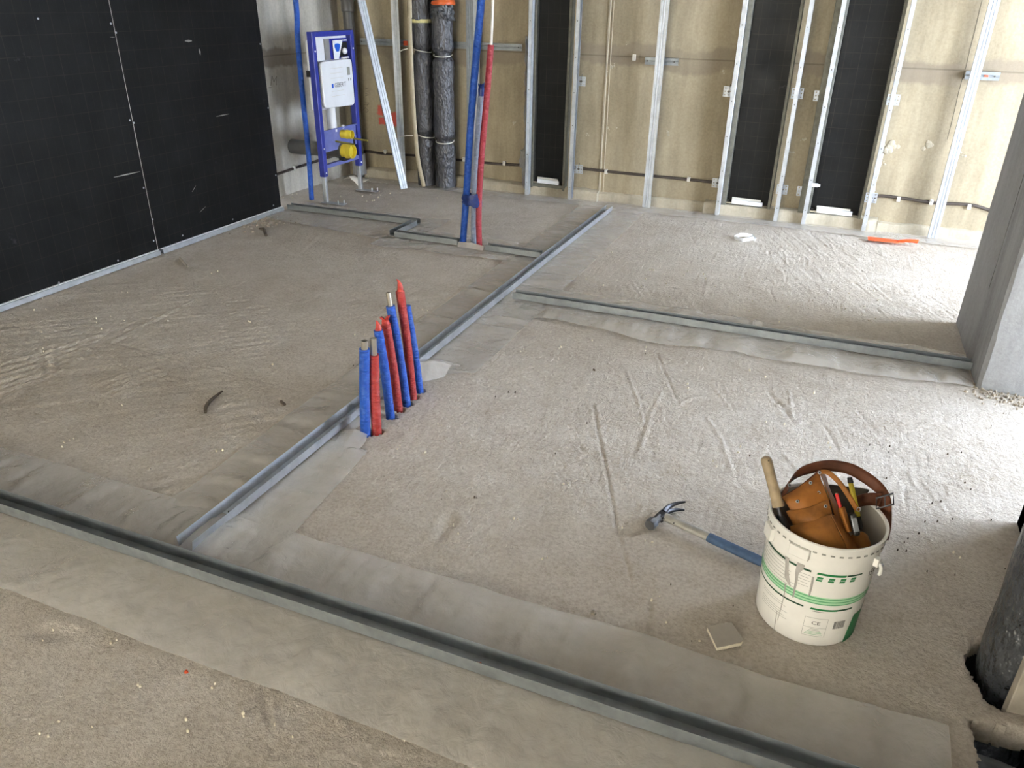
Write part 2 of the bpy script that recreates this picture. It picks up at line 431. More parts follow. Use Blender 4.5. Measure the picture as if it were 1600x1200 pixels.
# stub pipes through the floor (base pixel, sleeve top pixel, tip pixel)
STUBS = [((571,677),(569.5,545),(568,532)), ((588.7,673),(584,554),(583,528.5)), ((609.7,650),(591,515.7),(587.5,500.5)),
         ((622.5,638),(602.7,506),(602.7,496)), ((635,629),(610,478),(607,457)), ((644.7,619.5),(625,455),(619.5,436)), ((655,609),(635,478),None)]
PITS = [[(.575,1.87),(.556,1.80),(.560,1.745),(.573,1.70),(.585,1.665),(.62,1.650),(.70,1.66),(.78,1.655),(.78,1.90),(.60,1.90)],
        [(.548,1.592),(.552,1.50),(.548,1.30),(.78,1.30),(.78,1.625),(.66,1.605)]]
def scratch_list():
    S = []
    def a(pts, w, d): S.append(([PG(*p)[:2] for p in pts], w, d))
    a([(927,630),(936,680),(945,720),(952,760),(965,830),(988,910)], .006, -.005)
    a([(1026,551),(1060,629)], .006, -.005); a([(979,578),(997,623),(1005,659)], .006, .004)
    a([(1060,629),(1080,620),(1125,615),(1200,611)], .012, .004); a([(1201,612),(1222,632),(1239,656)], .010, -.006)
    a([(1233,609),(1240,656)], .007, .004); a([(780,677),(840,686),(894,692),(927,713)], .006, -.003)
    a([(1035,611),(1020,640),(996,713)], .009, .004); a([(172,534),(240,498),(297,471)], .012, .010)
    a([(177,534),(330,574),(480,612)], .008, -.004); a([(186,570),(276,594)], .008, -.004)
    for k in range(6): a([(0,566+k*9),(80,545+k*8),(156-6*k,522+k*7)], .014, .010)
    a([(75,654),(150,620),(234,582)], .011, .010)
    for k in range(4): a([(150+12*k,600+4*k),(236+8*k,570+6*k)], .013, .008)
    a([(1020,909),(1015,951),(1018,975),(1012,1002)], .008, -.006); a([(1480,755),(1588,781)], .007, -.004)
    a([(441,428),(474,454),(472,477),(420,465)], .010, .005); a([(591,486),(640,455),(691,419)], .010, .005)
    a([(460,400),(500,365)], .014, .005); a([(430,395),(470,357)], .014, .004)
    a([(690,835),(704,806)], .020, -.010); a([(1448,840),(1462,870)], .008, -.005)
    a([(60,985),(110,990)], .02, -.006); a([(410,1080),(425,1140)], .008, -.004)
    a([(1105,650),(1130,690),(1145,740)], .008, .004); a([(1290,665),(1310,700)], .008, -.004)
    a([(270,690),(330,640),(420,600)], .012, .004); a([(230,760),(330,700)], .010, .005); a([(210,742),(310,690)], .010, .005); a([(250,772),(345,712)], .010, .004)
    a([(318,640),(330,622),(345,612)], .015, -.006); a([(283,640),(310,612)], .012, .006)
    a([(1340,640),(1395,700)], .008, -.003); a([(1110,430),(1100,460)], .012, .004)
    rng = random.Random(3)
    for k in range(46):   # short trowel nicks in the middle of the right bay
        x = rng.uniform(-.9, .6); y = rng.uniform(2.1, 3.4); an = rng.gauss(-1.15, .3) if rng.random() < .7 else rng.gauss(.2, .3); L = rng.uniform(.05, .22)
        S.append(([np.array([x, y]), np.array([x+L*math.cos(an), y+L*math.sin(an)])], .006, rng.choice((-.003, .003))))
    for k in range(26):
        x = rng.uniform(-1.0, .7); y = rng.uniform(4.1, 5.9); an = rng.gauss(-1.3, .15); L = rng.uniform(.1, .35)
        S.append(([np.array([x, y]), np.array([x+L*math.cos(an), y+L*math.sin(an)])], .008, rng.choice((-.003, .003))))
    for k in range(30):
        x = rng.uniform(-3.6, -1.9); y = rng.uniform(1.6, 4.3); an = rng.gauss(.75, .2); L = rng.uniform(.08, .3)
        S.append(([np.array([x, y]), np.array([x+L*math.cos(an), y+L*math.sin(an)])], .013, rng.choice((-.003, .004))))
    return S
def build_floor():
    def seg(a, b, d): return np.linspace(a, b, max(2, int(round((b-a)/d))+1))[:-1]
    xs = np.concatenate([seg(-4.3,-4.0,.05), seg(-4.0,-1.5,.013), seg(-1.5,.80,.0062), seg(.80,1.1,.02), seg(1.1,XR+.2,.08), [XR+.2]])
    ys = np.concatenate([seg(YN-.1,.3,.10), seg(.3,.8,.016), seg(.8,3.9,.0066), seg(3.9,6.1,.0095), seg(6.1,6.4,.05), [6.4]])
    X, Y = np.meshgrid(xs, ys)
    z = .006*vnoise(X*2.3, Y*2.3)+.003*vnoise(X*7+9, Y*7)
    rough = .35+.65*sstep(-.12, .18, vnoise(X*1.7+40, Y*1.7+3))
    z += rough*(.0030*vnoise(X*28, Y*28+5)+.0022*vnoise(X*62+3, Y*62)+.0014*vnoise(X*110, Y*110))
    # trowel striations: one direction per bay
    right = sstep(-1.6,-1.4,X); far = sstep(3.6,4.0,Y)
    c, s_ = math.cos(-1.2), math.sin(-1.2); u = X*c+Y*s_; w = -X*s_+Y*c
    z += right*(.4+.9*far)*sstep(-.15,.1,vnoise(X*1.3,Y*1.3+20))*(.0035*vnoise(w*55, u*3)+.0018*vnoise(w*120+7, u*5))
    c, s_ = math.cos(.72), math.sin(.72); u = X*c+Y*s_; w = -X*s_+Y*c
    z += (1-right)*sstep(-.2,.15,vnoise(X*1.1+7,Y*1.1+2))*(.0065*vnoise(w*40, u*2.2)+.0026*vnoise(w*90+7, u*4))
    for pts, wd, dp in scratch_list():
        for p, q in zip(pts[:-1], pts[1:]):
            p = np.array(p); q = np.array(q); x0, x1 = sorted((p[0], q[0])); y0, y1 = sorted((p[1], q[1])); m = wd*3
            ix = np.where((xs > x0-m) & (xs < x1+m))[0]; iy = np.where((ys > y0-m) & (ys < y1+m))[0]
            if len(ix) == 0 or len(iy) == 0: continue
            sl = np.ix_(iy, ix); d = q-p; L2 = d@d+1e-12
            t = np.clip(((X[sl]-p[0])*d[0]+(Y[sl]-p[1])*d[1])/L2, 0, 1)
            wob = wd*.5*vnoise(X[sl]*30, Y[sl]*30)
            dist = np.hypot(X[sl]-p[0]-t*d[0]+wob, Y[sl]-p[1]-t*d[1]+wob)
            z[sl] += dp*np.exp(-(dist/wd)**2)*(.6+.8*np.abs(vnoise(X[sl]*25+3, Y[sl]*25)))-dp*.35*np.exp(-((dist-wd*1.8)/wd)**2)
    rng = random.Random(11)
    for k in range(240):   # pock marks and set crumbs
        cx, cy, rr, dp = rng.uniform(-3.8,.9), rng.uniform(.8,5.9), rng.uniform(.007,.017), rng.choice((-.006,.005,.004))
        ix = np.where(np.abs(xs-cx) < rr*3)[0]; iy = np.where(np.abs(ys-cy) < rr*3)[0]
        if len(ix) and len(iy):
            sl = np.ix_(iy, ix); z[sl] += dp*np.exp(-(((X[sl]-cx)**2+(Y[sl]-cy)**2)/rr**2))
    z = np.minimum(z, .0085)*.8-.0045
    ny, nx = X.shape
    # pits and pipe holes
    jx = X+.006*vnoise(X*60, Y*60+11)+.008*vnoise(X*20,Y*20); jy = Y+.006*vnoise(X*60+31, Y*60)
    hole = np.zeros(X.shape, bool)
    for p in PITS: hole |= inpoly(jx, jy, p)
    for b, t, m in STUBS:
        g_ = PG(*b); hole |= ((X-g_[0]-.007)**2+(Y-g_[1])**2) < .023**2
    # rounded worn rim of the pits
    for p in PITS:
        cx = np.clip(X, min(q[0] for q in p), 5); near = (np.abs(Y-np.mean([q[1] for q in p])) < .25) & (X > .45) & (X < .8)
    idx = np.arange(nx*ny).reshape(ny, nx)
    q = np.stack([idx[:-1,:-1], idx[:-1,1:], idx[1:,1:], idx[1:,:-1]], -1).reshape(-1, 4)
    fh = (hole[:-1,:-1]+0+hole[:-1,1:]+hole[1:,1:]+hole[1:,:-1]).reshape(-1) >= 2
    keep = q[~fh]; rem = q[fh]
    from collections import Counter
    ed = {}
    for a in rem:
        for k in range(4):
            e = (a[k], a[(k+1) % 4]); r_ = (e[1], e[0])
            if r_ in ed: del ed[r_]
            else: ed[e] = 1
    V = np.stack([X.ravel(), Y.ravel(), z.ravel()], 1)
    low = {}; nv = []; nf = []
    for (a, b) in ed:
        for k in (a, b):
            if k not in low:
                low[k] = len(V)+len(nv); x_, y_, z_ = V[k]
                nv.append((x_+.008*sn(x_*40, y_*40), y_+.008*sn(x_*40+9, y_*40), -.075))
        nf.append((a, b, low[b], low[a]))
    for k in low:
        V[k,0] += .007*(_T[k % 256, (k//256) % 256]-.5); V[k,1] += .007*(_T[(k*7) % 256, (k//97) % 256]-.5); V[k,2] -= .004*_T[(k*3) % 256, (k//31) % 256]
    V = np.concatenate([V, np.array(nv)]); Fq = np.concatenate([keep, np.array(nf)])
    me = bpy.data.meshes.new('floor'); me.vertices.add(len(V)); me.vertices.foreach_set('co', V.ravel())
    me.loops.add(len(Fq)*4); me.loops.foreach_set('vertex_index', Fq.ravel().astype(np.int32))
    me.polygons.add(len(Fq)); me.polygons.foreach_set('loop_start', np.arange(0, len(Fq)*4, 4, dtype=np.int32))
    me.update(calc_edges=True); me.validate(); me.shade_smooth(); me.set_sharp_from_angle(angle=math.radians(70))
    ob = bpy.data.objects.new('floor', me); COL.objects.link(ob); me.materials.append(M['floor'])
    tag(ob, 'rough beige concrete screed floor with trowel marks', 'floor', kind='structure')
    ORG['floor'] = np.zeros(3)
    for b in ((.30, WX-.001, 1.05, 2.25, -.80), (-1.75, -1.25, 2.0, 2.75, -.30)):     # void under the slab: its darkness is painted as black box colour
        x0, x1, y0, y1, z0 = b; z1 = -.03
        MB().add([(x0,y0,z0),(x1,y0,z0),(x1,y1,z0),(x0,y1,z0),(x0,y0,z1),(x1,y0,z1),(x1,y1,z1),(x0,y1,z1)], [(0,1,2,3),(0,4,5,1),(1,5,6,2),(2,6,7,3),(3,7,4,0)]).build('void_shade_box', 'black', ob)
build_floor()

def struct(name, mb, mat, label, cat, **k):
    return tag(mb.build(name, mat, **k), label, cat, kind='structure')
wall_back = struct('wall_back', MB().box(-4.6, XR+.3, YB, YB+.25, -.05, CEIL), 'wall_back', 'yellowish raw concrete wall behind the metal studs', 'wall')
struct('wall_corner', MB().box(XLC-.25, XLC, 4.0, YB, -.05, CEIL), 'wall_left', 'pale raw concrete wall behind the blue toilet frame', 'wall')
struct('ceiling', MB().box(-4.6, XR+.3, YN-.3, YB+.25, CEIL, CEIL+.2), 'ceiling', 'raw concrete ceiling above the room', 'ceiling')
NX0, NX1, NZ0, NZ1 = -3.8, -.4, .0, 2.35
struct('wall_near', MB().box(-4.6, NX0, YN-.25, YN, -.05, CEIL).box(NX1, XR+.3, YN-.25, YN, -.05, CEIL).box(NX0, NX1, YN-.25, YN, NZ1, CEIL), 'concrete', 'raw concrete wall behind the viewer', 'wall')
struct('wall_right', MB().box(WX, WX+.16, YN, 2.518, -.80, CEIL).box(WX, XR, 2.36, 2.518, -.05, CEIL), 'concrete', 'grey concrete wall beside the pipe shaft', 'wall')
WY0, WY1, WZ1 = 2.60, 5.90, 2.35
wr = MB().box(XR, XR+.2, WY1, YB, -.05, CEIL).box(XR, XR+.2, YN, WY0, -.05, CEIL).box(XR, XR+.2, WY0, WY1, WZ1, CEIL)
struct('wall_window', wr, 'concrete', 'outer wall holding the tall window opening', 'wall')
wf = thing('window_1', (XR+.1, (WY0+WY1)/2, 0), 'tall window opening letting daylight in from the side', 'window', kind='structure')
for y in (WY0+.03, (WY0+WY1)/2, WY1-.03): MB().box(XR+.07, XR+.13, y-.03, y+.03, 0, WZ1).build('frame_post', 'white_plastic', wf)
MB().box(XR+.07, XR+.13, WY0, WY1, WZ1-.06, WZ1).build('frame_rail', 'white_plastic', wf)

struct('wall_bounce', MB().box(-16, 12, -11.3, -11.0, -3, 10), plain('cream_bounce', '#d8cab0', .9, 0, .1, 4), 'unseen cream wall added behind the viewer to bounce warm sunlight', 'bounce wall')  # unseen reflector, added to send warm light in through the rear opening
# column
def col_mesh():
    mb = MB(); x0, x1, y0, y1 = .772, 1.17, 3.569, 4.42
    nz = 60
    def ring(z):
        w = .006*sn(z*14, 3.3)+.004*sn(z*40, 7); c = .012+.010*max(0, sn(z*9, 1.1)+.1)+.006*abs(sn(z*50, 5))
        return [(x0+.002*sn(z*8,2), y1, z), (x0+.002*sn(z*8,4), y0+c, z), (x0+c*.9+w*.4, y0, z), (x1, y0, z), (x1, y1, z)]
    V = []; Fc = []
    for i in range(nz+1): V += ring(-.03+(CEIL+.03)*i/nz)
    for i in range(nz):
        for k in range(5): Fc.append((i*5+k, i*5+(k+1) % 5, (i+1)*5+(k+1) % 5, (i+1)*5+k))
    return mb.add(V, Fc)
column = struct('wall_pillar', col_mesh(), 'pillar', 'grey concrete pillar with a chipped edge beside the track', 'pillar')
MB().box(.7705, .7735, 3.905, 3.909, .35, 2.0).build('casting_seam', 'dark_grey', column)

# black partition: three boards over a metal track
wl = thing('wall_left', (XL, 3.0, 0), 'black film-faced board partition with a printed grid', 'wall', kind='structure')
YC = PX(439.5, 322.5, XL)[1]; YS = PX(247, 390, XL)[1]; wB = YC-YS
ZB = .036
edges = [YC, YS, YS-wB, YS-2*wB, YS-3*wB, YN]
for a, b in zip(edges[1:], edges[:-1]):
    MB().box(XL-.018, XL, a+.0012, b-.0012, ZB, CEIL-.01).build('board', 'board', wl, bevel=.001)
for y_ in edges[1:-1]: MB().box(XL-.012, XL-.0004, y_-.0012, y_+.0012, ZB, CEIL-.01).build('board_joint', 'clip', wl)
MB().box(XL-.11, XL-.019, YN, YC-.003, .0, CEIL).build('partition_core', 'zinc_dull', wl)
for (u, v) in [(198,97),(577,123),(604,170),(676,626),(697,640),(748,978),(794,1142),(1354,229),(1396,562),(1436,912),(1424,1069),(1212,1142)]:
    p = PX(u/3.333, v/3.333, XL); MB().lathe([(.0055,-.002),(.0055,.0015),(.003,.003)], p, 10, 'x', (False, True)).build('screw', 'zinc', wl)
for (u, v) in [(951,226),(800,254),(614,357),(307,472)]:
    p = PX(u/3.333, 300+v/3.333, XL); MB().lathe([(.0055,-.002),(.0055,.0015),(.003,.003)], p, 10, 'x', (False, True)).build('screw', 'zinc', wl)
# scrapes on the boards
for (x0, y0, x1, y1, w) in [(178,277,219,268,.004),(338,182,358,178,.004),(289,64,300,64,.008),(311,76,313,86,.008),(172,58,180,58,.002),(300,300,306,290,.002),(312,332,322,322,.002)]:
    p = PX(x0, y0, XL+.0008); q = PX(x1, y1, XL+.0008); MB().tube([p, (p+q)/2, q], [w*.3, w, w*.2], 5, sq=(.3, 1), ref=(1,0,0)).build('scrape', 'ink_grey', wl)
bl = thing('baseboard_left', (XL, 3.0, 0), 'bright metal track at the foot of the black boards', 'track', kind='structure')
for a, b in ((YN, YS-.004), (YS+.02, YC+.005)):
    MB().sweep(thick([(.021, .030), (.021, .002), (-.05, .002), (-.05, .030)], .0015), (XL, a, .002), (XL, b, .002), (1,0,0), (0,0,1)).build('track_length', 'zinc', bl)
    MB().box(XL-.012, XL+.012, a, b, .0315, ZB).build('sealing_strip', 'white_plastic', bl)

# ------------------------------------------------------------------ back wall details (children of the wall)
def on_wall(name, mb, mat): return mb.build(name, mat, wall_back)
for (xa, ya, xb, yb, w, d) in [(954,0,935,318,.012,.008), (959,0,941,318,.006,.010)]:
    a = PY(xa, ya, YB); b = PY(xb, yb, YB); n = 24
    mb = MB(); mb.tube([a+(b-a)*t+np.array([.003*sn(t*30,1),0,0]) for t in np.linspace(-.6,1,n)], [w*(.6+.5*abs(sn(t*40,4))) for t in range(n)], 6, sq=(1,1))
    on_wall('joint_ridge', mb, 'plinth')
a = PY(1535, 0, YB); b = PY(1480, 218, YB)
on_wall('crack', MB().tube([a+(b-a)*t+np.array([.006*sn(t*9,8),0,0]) for t in np.linspace(.0,1,20)], .002, 5), 'pencil')
# plaster dabs and broken spots
for (x, y, r) in [(1390,232,.045),(893+55,113,.012),(958,102,.018),(950,200,.012),(963,200,.010),(919,211,.012),(803,193,.014),(1044,206,.020),(1129,112,.02),(1254,220,.02),(1235,237,.02),(1399,130,.015),(980,66,.012),(1500,240,.02),(1450,225,.03),(1380,255,.02),(700+105,192,.012)]:
    p = PY(x, y, YB)
    mb = MB()
    for k in range(4 if r < .03 else 14):
        c = p+np.array([random.gauss(0, r*.6), 0, random.gauss(0, r*.6)])
        rr = r*random.uniform(.25, .5); mb.lathe([(rr*1.2,.004),(rr,-rr*.35),(rr*.4,-rr*.55)], c, 8, 'y', (False, True))
    on_wall('plaster_dab', mb, 'plinth')
# mortar strip beside the last panel
a = PY(1378, 240, YB); b = PY(1352, 345, YB)
on_wall('joint_ridge', MB().tube([a+(b-a)*t+np.array([.006*sn(t*30,6),0,0]) for t in np.linspace(0,1,20)], [.012+.007*sn(k*1.3,2) for k in range(20)], 6), 'plaster')
# pencil scribble on the wall (illegible in the photograph) and letter on the pale wall
def stroke(name, pts, fn, parent):
    MB().tube([fn(*p) for p in pts], .0022, 5).build(name, 'pencil', parent)
for pts in ([(567,172),(571,168),(576,173),(572,176)], [(569,163),(577,163)], [(570,160),(577,160),(573,166)], [(572,155),(573,154)], [(571,150),(577,148),(571,146)], [(573,143),(577,142)], [(571,139),(576,137)]):
    stroke('pencil_scribble', pts, lambda x, y: PY(x, y, YB-.0005), wall_back)
wc = bpy.data.objects['wall_corner']
for pts in ([(423,134),(425,119),(428,128),(432,119),(432,133)], [(420,137),(424,137)]):
    stroke('pencil_letter', pts, lambda x, y: PX(x, y, XLC+.0005), wc)
# mortar plinth along the foot of the wall
def plinth(x0, x1, y0, h, label):
    def fn(u, v):
        x = x0+(x1-x0)*u; k = .006*sn(x*9, 1)+.004*sn(x*30, 4)
        prof = [(y0+k, -.02), (y0+k*.6+.004, h*.5), (y0+.008+k, h*.88+k), (y0+.022, h+k*1.5), (YB+.01, h+.004+k)]
        j = v*4; q = prof[int(round(j))]; return (x, q[1-1], q[1])
    mb = MB().grid(fn, max(6, int((x1-x0)/.03)), 4)
    mb.add([(x0,y0,-.02),(x0,y0,h*.9),(x0,YB,h),(x0,YB,-.02)], [(0,1,2,3)]); mb.add([(x1,y0,-.02),(x1,y0,h*.9),(x1,YB,h),(x1,YB,-.02)], [(3,2,1,0)])
    return mb
k_ = 1
for x0, x1, y0, h in ((-3.98,-1.745,6.185,.082), (-1.745,-.87,6.235,.070), (-.87,.40,6.18,.088), (.40,XR,6.23,.062)):
    struct('trim_%d' % k_, plinth(x0, x1, y0, h, ''), 'plinth', ['long mortar plinth under the pipes and first black panel', 'shallow mortar plinth between the black panels', 'thick mortar plinth under two black panels', 'low mortar plinth beside the pillar'][k_-1], 'plinth', smooth=50); k_ += 1

# ================================================================== PLASTIC FILM STRIPS
def strip(name, fn_edges, n_long, n_wide, z0, amp, label, axis, seed, press=None):
    """fn_edges(t)->(p_a, p_b) ground points across the strip at t"""
    def fn(u, v):
        a, b = fn_edges(v); a = np.array(a); b = np.array(b); p = a+(b-a)*u
        w = p[0] if axis == 'x' else p[1]; q = p[1] if axis == 'x' else p[0]
        hgt = amp*(.35+.9*sn(w*4+seed, q*2.5))+amp*1.5*sn(w*13+seed, q*2.2+.6*sn(w*3,q*5))+amp*.6*sn(w*37, q*5+seed)+amp*.25*sn(w*70, q*40+seed)
        hgt = max(hgt, .05*amp)
        if press: hgt *= min(1, .12+abs(q-press)/.14)
        e = min(u, 1-u); hgt *= .35+.65*min(1, e/.12)
        return (p[0], p[1], z0+max(0, hgt))
    mb = MB().grid(fn, n_wide, n_long)
    o = mb.build(name, 'film', smooth=180, origin=None)
    return tag(o, label, 'film', 'plastic film strips under the floor tracks')
def wav(t, s, a=.012): return a*sn(t*9+s, s)+a*.5*sn(t*30, s+3)
strip('plastic_film', lambda t: ((-3.2+3.66*t, 1.008+wav(t,1,.012)), (-3.2+3.69*t, 1.530+wav(t,5,.012))), 340, 50, .0068, .017, 'wide clear plastic film under the front floor track', 'x', 3, 1.275)
def cen(t):
    Y = 1.35+4.62*t
    l = -1.818+wav(t,2)
    if Y < 2.05: r = -1.335-.09*max(0, (Y-1.5))
    elif Y < 2.66: r = -1.515
    elif Y < 2.80: r = -1.515+.2*(Y-2.66)/.14
    else: r = -1.295
    return ((l, Y), (r+wav(t,7,.010), Y))
strip('plastic_film', cen, 420, 44, .0040, .016, 'long clear plastic film under the lengthwise floor track', 'y', 11, -1.575)
strip('plastic_film', lambda t: ((-1.42+2.18*t, 3.53+.05*math.sin(t*7)*t+wav(t,4,.02)-.08*math.exp(-((t-.35)/.12)**2)), (-1.42+2.18*t, 4.0-.07*t+wav(t,6,.016))), 210, 44, .0062, .024, 'wrinkled clear plastic film under the track ending at the pillar', 'x', 23, 3.76)
strip('plastic_film', lambda t: ((-3.86+1.30*t, 4.60-.16*t+wav(t,3)), (-3.86+1.30*t, 5.12+wav(t,8))), 110, 34, .0060, .008, 'clear plastic film under the track next to the black partition', 'x', 31, 4.88)
strip('plastic_film', lambda t: ((-2.78+1.0*t, 4.31+.06*t+wav(t,3)), (-2.78+1.0*t, 4.78+wav(t,9))), 90, 34, .0078, .008, 'clear plastic film under the short tracks by the tall pipes', 'x', 37, 4.53)
strip('plastic_film', lambda t: ((-3.95+5.1*t, 5.985+wav(t,3,.008)), (-3.95+5.1*t, 6.178)), 200, 8, .0076, .004, 'narrow grey plastic strip along the foot of the back wall', 'x', 43)
# loose flaps of film at the stub pipes
def flap(poly_rows, label):
    R_ = len(poly_rows)-1; C_ = len(poly_rows[0])-1
    P_ = np.array(poly_rows, float)
    def fn(u, v):
        i = min(int(v*R_), R_-1); j = min(int(u*C_), C_-1); a = v*R_-i; b = u*C_-j
        p = P_[i,j]*(1-a)*(1-b)+P_[i,j+1]*(1-a)*b+P_[i+1,j]*a*(1-b)+P_[i+1,j+1]*a*b
        return p+np.array([0,0,.004*sn(p[0]*40,p[1]*40)])
    o = MB().grid(fn, 14, 14).build('film_flap', 'film', smooth=180, sub=1)
    return tag(o, label, 'film', 'loose film flaps')
flap([[(-1.53,2.58,.012),(-1.46,2.62,.012),(-1.40,2.70,.012)], [(-1.535,2.66,.075),(-1.455,2.69,.085),(-1.385,2.74,.055)], [(-1.545,2.75,.052),(-1.46,2.77,.058),(-1.36,2.82,.020)]], 'curled clear film flap behind the last blue stub pipe')
flap([[(-1.545,2.12,.010),(-1.49,2.125,.030),(-1.44,2.135,.012)], [(-1.53,2.06,.010),(-1.48,2.06,.022),(-1.42,2.08,.010)], [(-1.50,1.96,.010),(-1.455,1.95,.014),(-1.41,1.97,.010)]], 'torn clear film flap in front of the first blue stub pipe')
flap([[(-2.21,4.50,.012),(-2.12,4.50,.012),(-2.02,4.495,.012)], [(-2.21,4.52,.042),(-2.12,4.515,.050),(-2.02,4.51,.040)], [(-2.21,4.545,.012),(-2.12,4.545,.014),(-2.02,4.545,.012)]], 'short clear film fold between the tall pipes and the track')

# ================================================================== FLOOR TRACKS
def utrack(p0, p1, w, h, label, group='steel floor tracks', lean=(0, 0), zb=.0125, side=None, mat='zinc_shaded'):
    p0 = np.array([*p0, zb]); p1 = np.array([*p1, zb]); d = (p1-p0)/np.linalg.norm(p1-p0); a = np.array([-d[1], d[0], 0])
    o = thing('floor_track', (p0+p1)/2, label, 'metal track', group)
    t = .0012
    def leg(s0, nm):
        n = max(4, int(np.linalg.norm(p1-p0)/.12)); mb = MB()
        def fn(u, v):
            q = p0+(p1-p0)*v; off = s0*(w/2)+(lean[0] if s0 > 0 else lean[1])*u+.0018*sn(v*n*.35+s0*7, 2.0)*u
            return q+a*off+np.array([0,0,h*u])
        mb.grid(fn, 2, n); return mb.build(nm, mat, o, solid=t)
    MB().obox((p0+p1)/2+np.array([0,0,.0006]), (d, a, (0,0,1)), (np.linalg.norm(p1-p0)/2, w/2, .0006)).build('web', mat, o)
    leg(1, 'flange'); leg(-1, 'flange')
    return o, d, a
FT, d, a = utrack((-3.1, 1.276), (1.2*.12+.42, 1.272), .052, .038, 'longest steel floor track crossing the foreground', lean=(.003, -.001))
for px, py in [(225,866),(331,901),(448,940),(708,1027),(856,1078),(1017,1132)]:
    p = PG(px, py, .046); p[1] = 1.2495
    MB().lathe([(.0035,-.0012),(.0035,.0005)], (p[0], 1.2493, .040), 10, 'y', (True, True)).build('punched_hole', 'black', FT)
for px, py, s in [(8,790,.009),(28,792,.010),(140,836,.006),(286,885,.006),(747,1037,.008)]:
    p = PG(px, py, .05); mb = MB()
    for k in range(5): mb.lathe([(s*random.uniform(.3,.6), -.0012), (s*random.uniform(.2,.5), .0008)], (p[0]+random.gauss(0,s*.5), 1.2497, .042+random.uniform(-.006,.005)), 7, 'y', (True, True))
    mb.build('paint_mark', 'orange_mark', FT)
CT1, d, a = utrack((-1.5775, 1.337), (-1.5765, 2.66), .050, .037, 'steel floor track running from the front track past the stub pipes', lean=(.004, -.006), mat='zinc')
CT2, d, a = utrack((-1.5765, 2.665), (-1.572, 4.42), .050, .037, 'middle length of lengthwise steel track between stub pipes and joint', lean=(.0, -.002), mat='zinc')
CT3, d, a = utrack((-1.572, 4.424), (-1.560, 5.915), .050, .037, 'far length of lengthwise steel track meeting the back wall', lean=(.0, -.002), mat='zinc')
for t_, y in ((CT1, 1.50), (CT2, 2.72)):
    MB().box(-1.5535, -1.5515, y, y+.004, .012, .05).build('cut_slit', 'black', t_)
MB().lathe([(.006,0),(.004,.003)], (-1.577, 1.95, .0138), 10, caps=(True, True)).build('fixing_dot', 'orange_mark', CT1)
utrack((-1.50, 3.760), (.765, 3.760), .050, .037, 'steel floor track branching off to the concrete pillar', lean=(.002, 0))
utrack((-3.845, 4.882), (-2.715, 4.894), .050, .037, 'steel floor track starting at the black partition')
utrack((-2.735, 4.556), (-2.735, 4.862), .050, .037, 'shortest steel track forming the inner corner of the offset', lean=(0, 0))
utrack((-2.708, 4.556), (-2.225, 4.556), .050, .037, 'steel floor track from the offset corner to the tall blue pipe')
utrack((-2.010, 4.533), (-1.622, 4.523), .050, .037, 'short steel track between tall red pipe and lengthwise track')

# ================================================================== STUB PIPES
names = ['blue','red','blue','red','blue','red','blue']
slab = ['first blue foam-sleeved stub pipe with wide metal end, nearest', 'first red foam-sleeved stub pipe with wide metal end', 'blue stub pipe with torn red tip between two red ones',
        'red stub pipe with frayed crumpled red top', 'blue stub pipe with a slim bare metal end', 'tallest red stub pipe with pointed torn red tip', 'last blue stub pipe without a tip, beside the film curl']
for k, (b, t, m) in enumerate(STUBS):
    B = PG(*b); T = PY(*t, B[1]); o = thing('stub_pipe', B, slab[k], 'pipe', 'foam-sleeved stub pipes')
    r = .0192 if k < 2 else .0178
    mid = (B+T)/2+np.array([.004 if k > 1 else -.002, 0, 0])
    path = catmull([B-np.array([0,0,.06]), B, mid, T], 12)
    MB().tube(path, [r*(1+.035*sn(i*.9, k)) for i in range(len(path))], 20).build('foam_sleeve', names[k]+'_sleeve', o, smooth=60)
    dirn = (T-B)/np.linalg.norm(T-B)
    if k in (0, 1, 4):
        top = PY(*m, B[1]); rr = .0125 if k < 2 else .0095
        L = np.linalg.norm(top-T)
        MB().tube([T-dirn*.01, T+dirn*L], rr, 18, caps=False).lathe([(rr, 0), (rr*.82, 0), (rr*.82, -.03)], T+dirn*L, 18).build('metal_end', 'alu', o, smooth=40)
        MB().lathe([(rr*.82, 0), (rr*.1, 0)], T+dirn*(L-.006), 18).build('bore', 'white_pipe' if k == 1 else 'black', o)
    elif k in (2, 5):
        tip = PY(*m, B[1]); mb = MB(); L = np.linalg.norm(tip-T)
        pts = catmull([T-dirn*.008, T+dirn*L*.35+np.array([.003,0,0]), T+dirn*L*.75, tip], 5)
        mb.tube(pts, [.0145*(1-.93*(i/(len(pts)-1))**1.3)*(1+.25*sn(i*1.7,k)) for i in range(len(pts))], 9, sq=(1,.75))
        mb.tube([T-dirn*.002, T+dirn*L*.3+np.array([.01,-.004,0])], [.007,.001], 6)
        mb.build('torn_tape', 'torn_red', o)
    elif k == 3:
        mb = MB(); mb.tube([T-dirn*.008, T+dirn*.012, T+dirn*.02], [.0155,.0145,.008], 12)
        for q in range(9):
            an = q*.7; c = np.array([math.cos(an), math.sin(an), 0]); mb.tube([T+dirn*.010+c*.006, T+dirn*(.022+.006*sn(q,1))+c*.012, T+dirn*(.03+.014*sn(q*3,2))+c*.021], [.0055,.004,.0008], 5, sq=(1,.4))
        mb.build('torn_tape', 'torn_red', o)

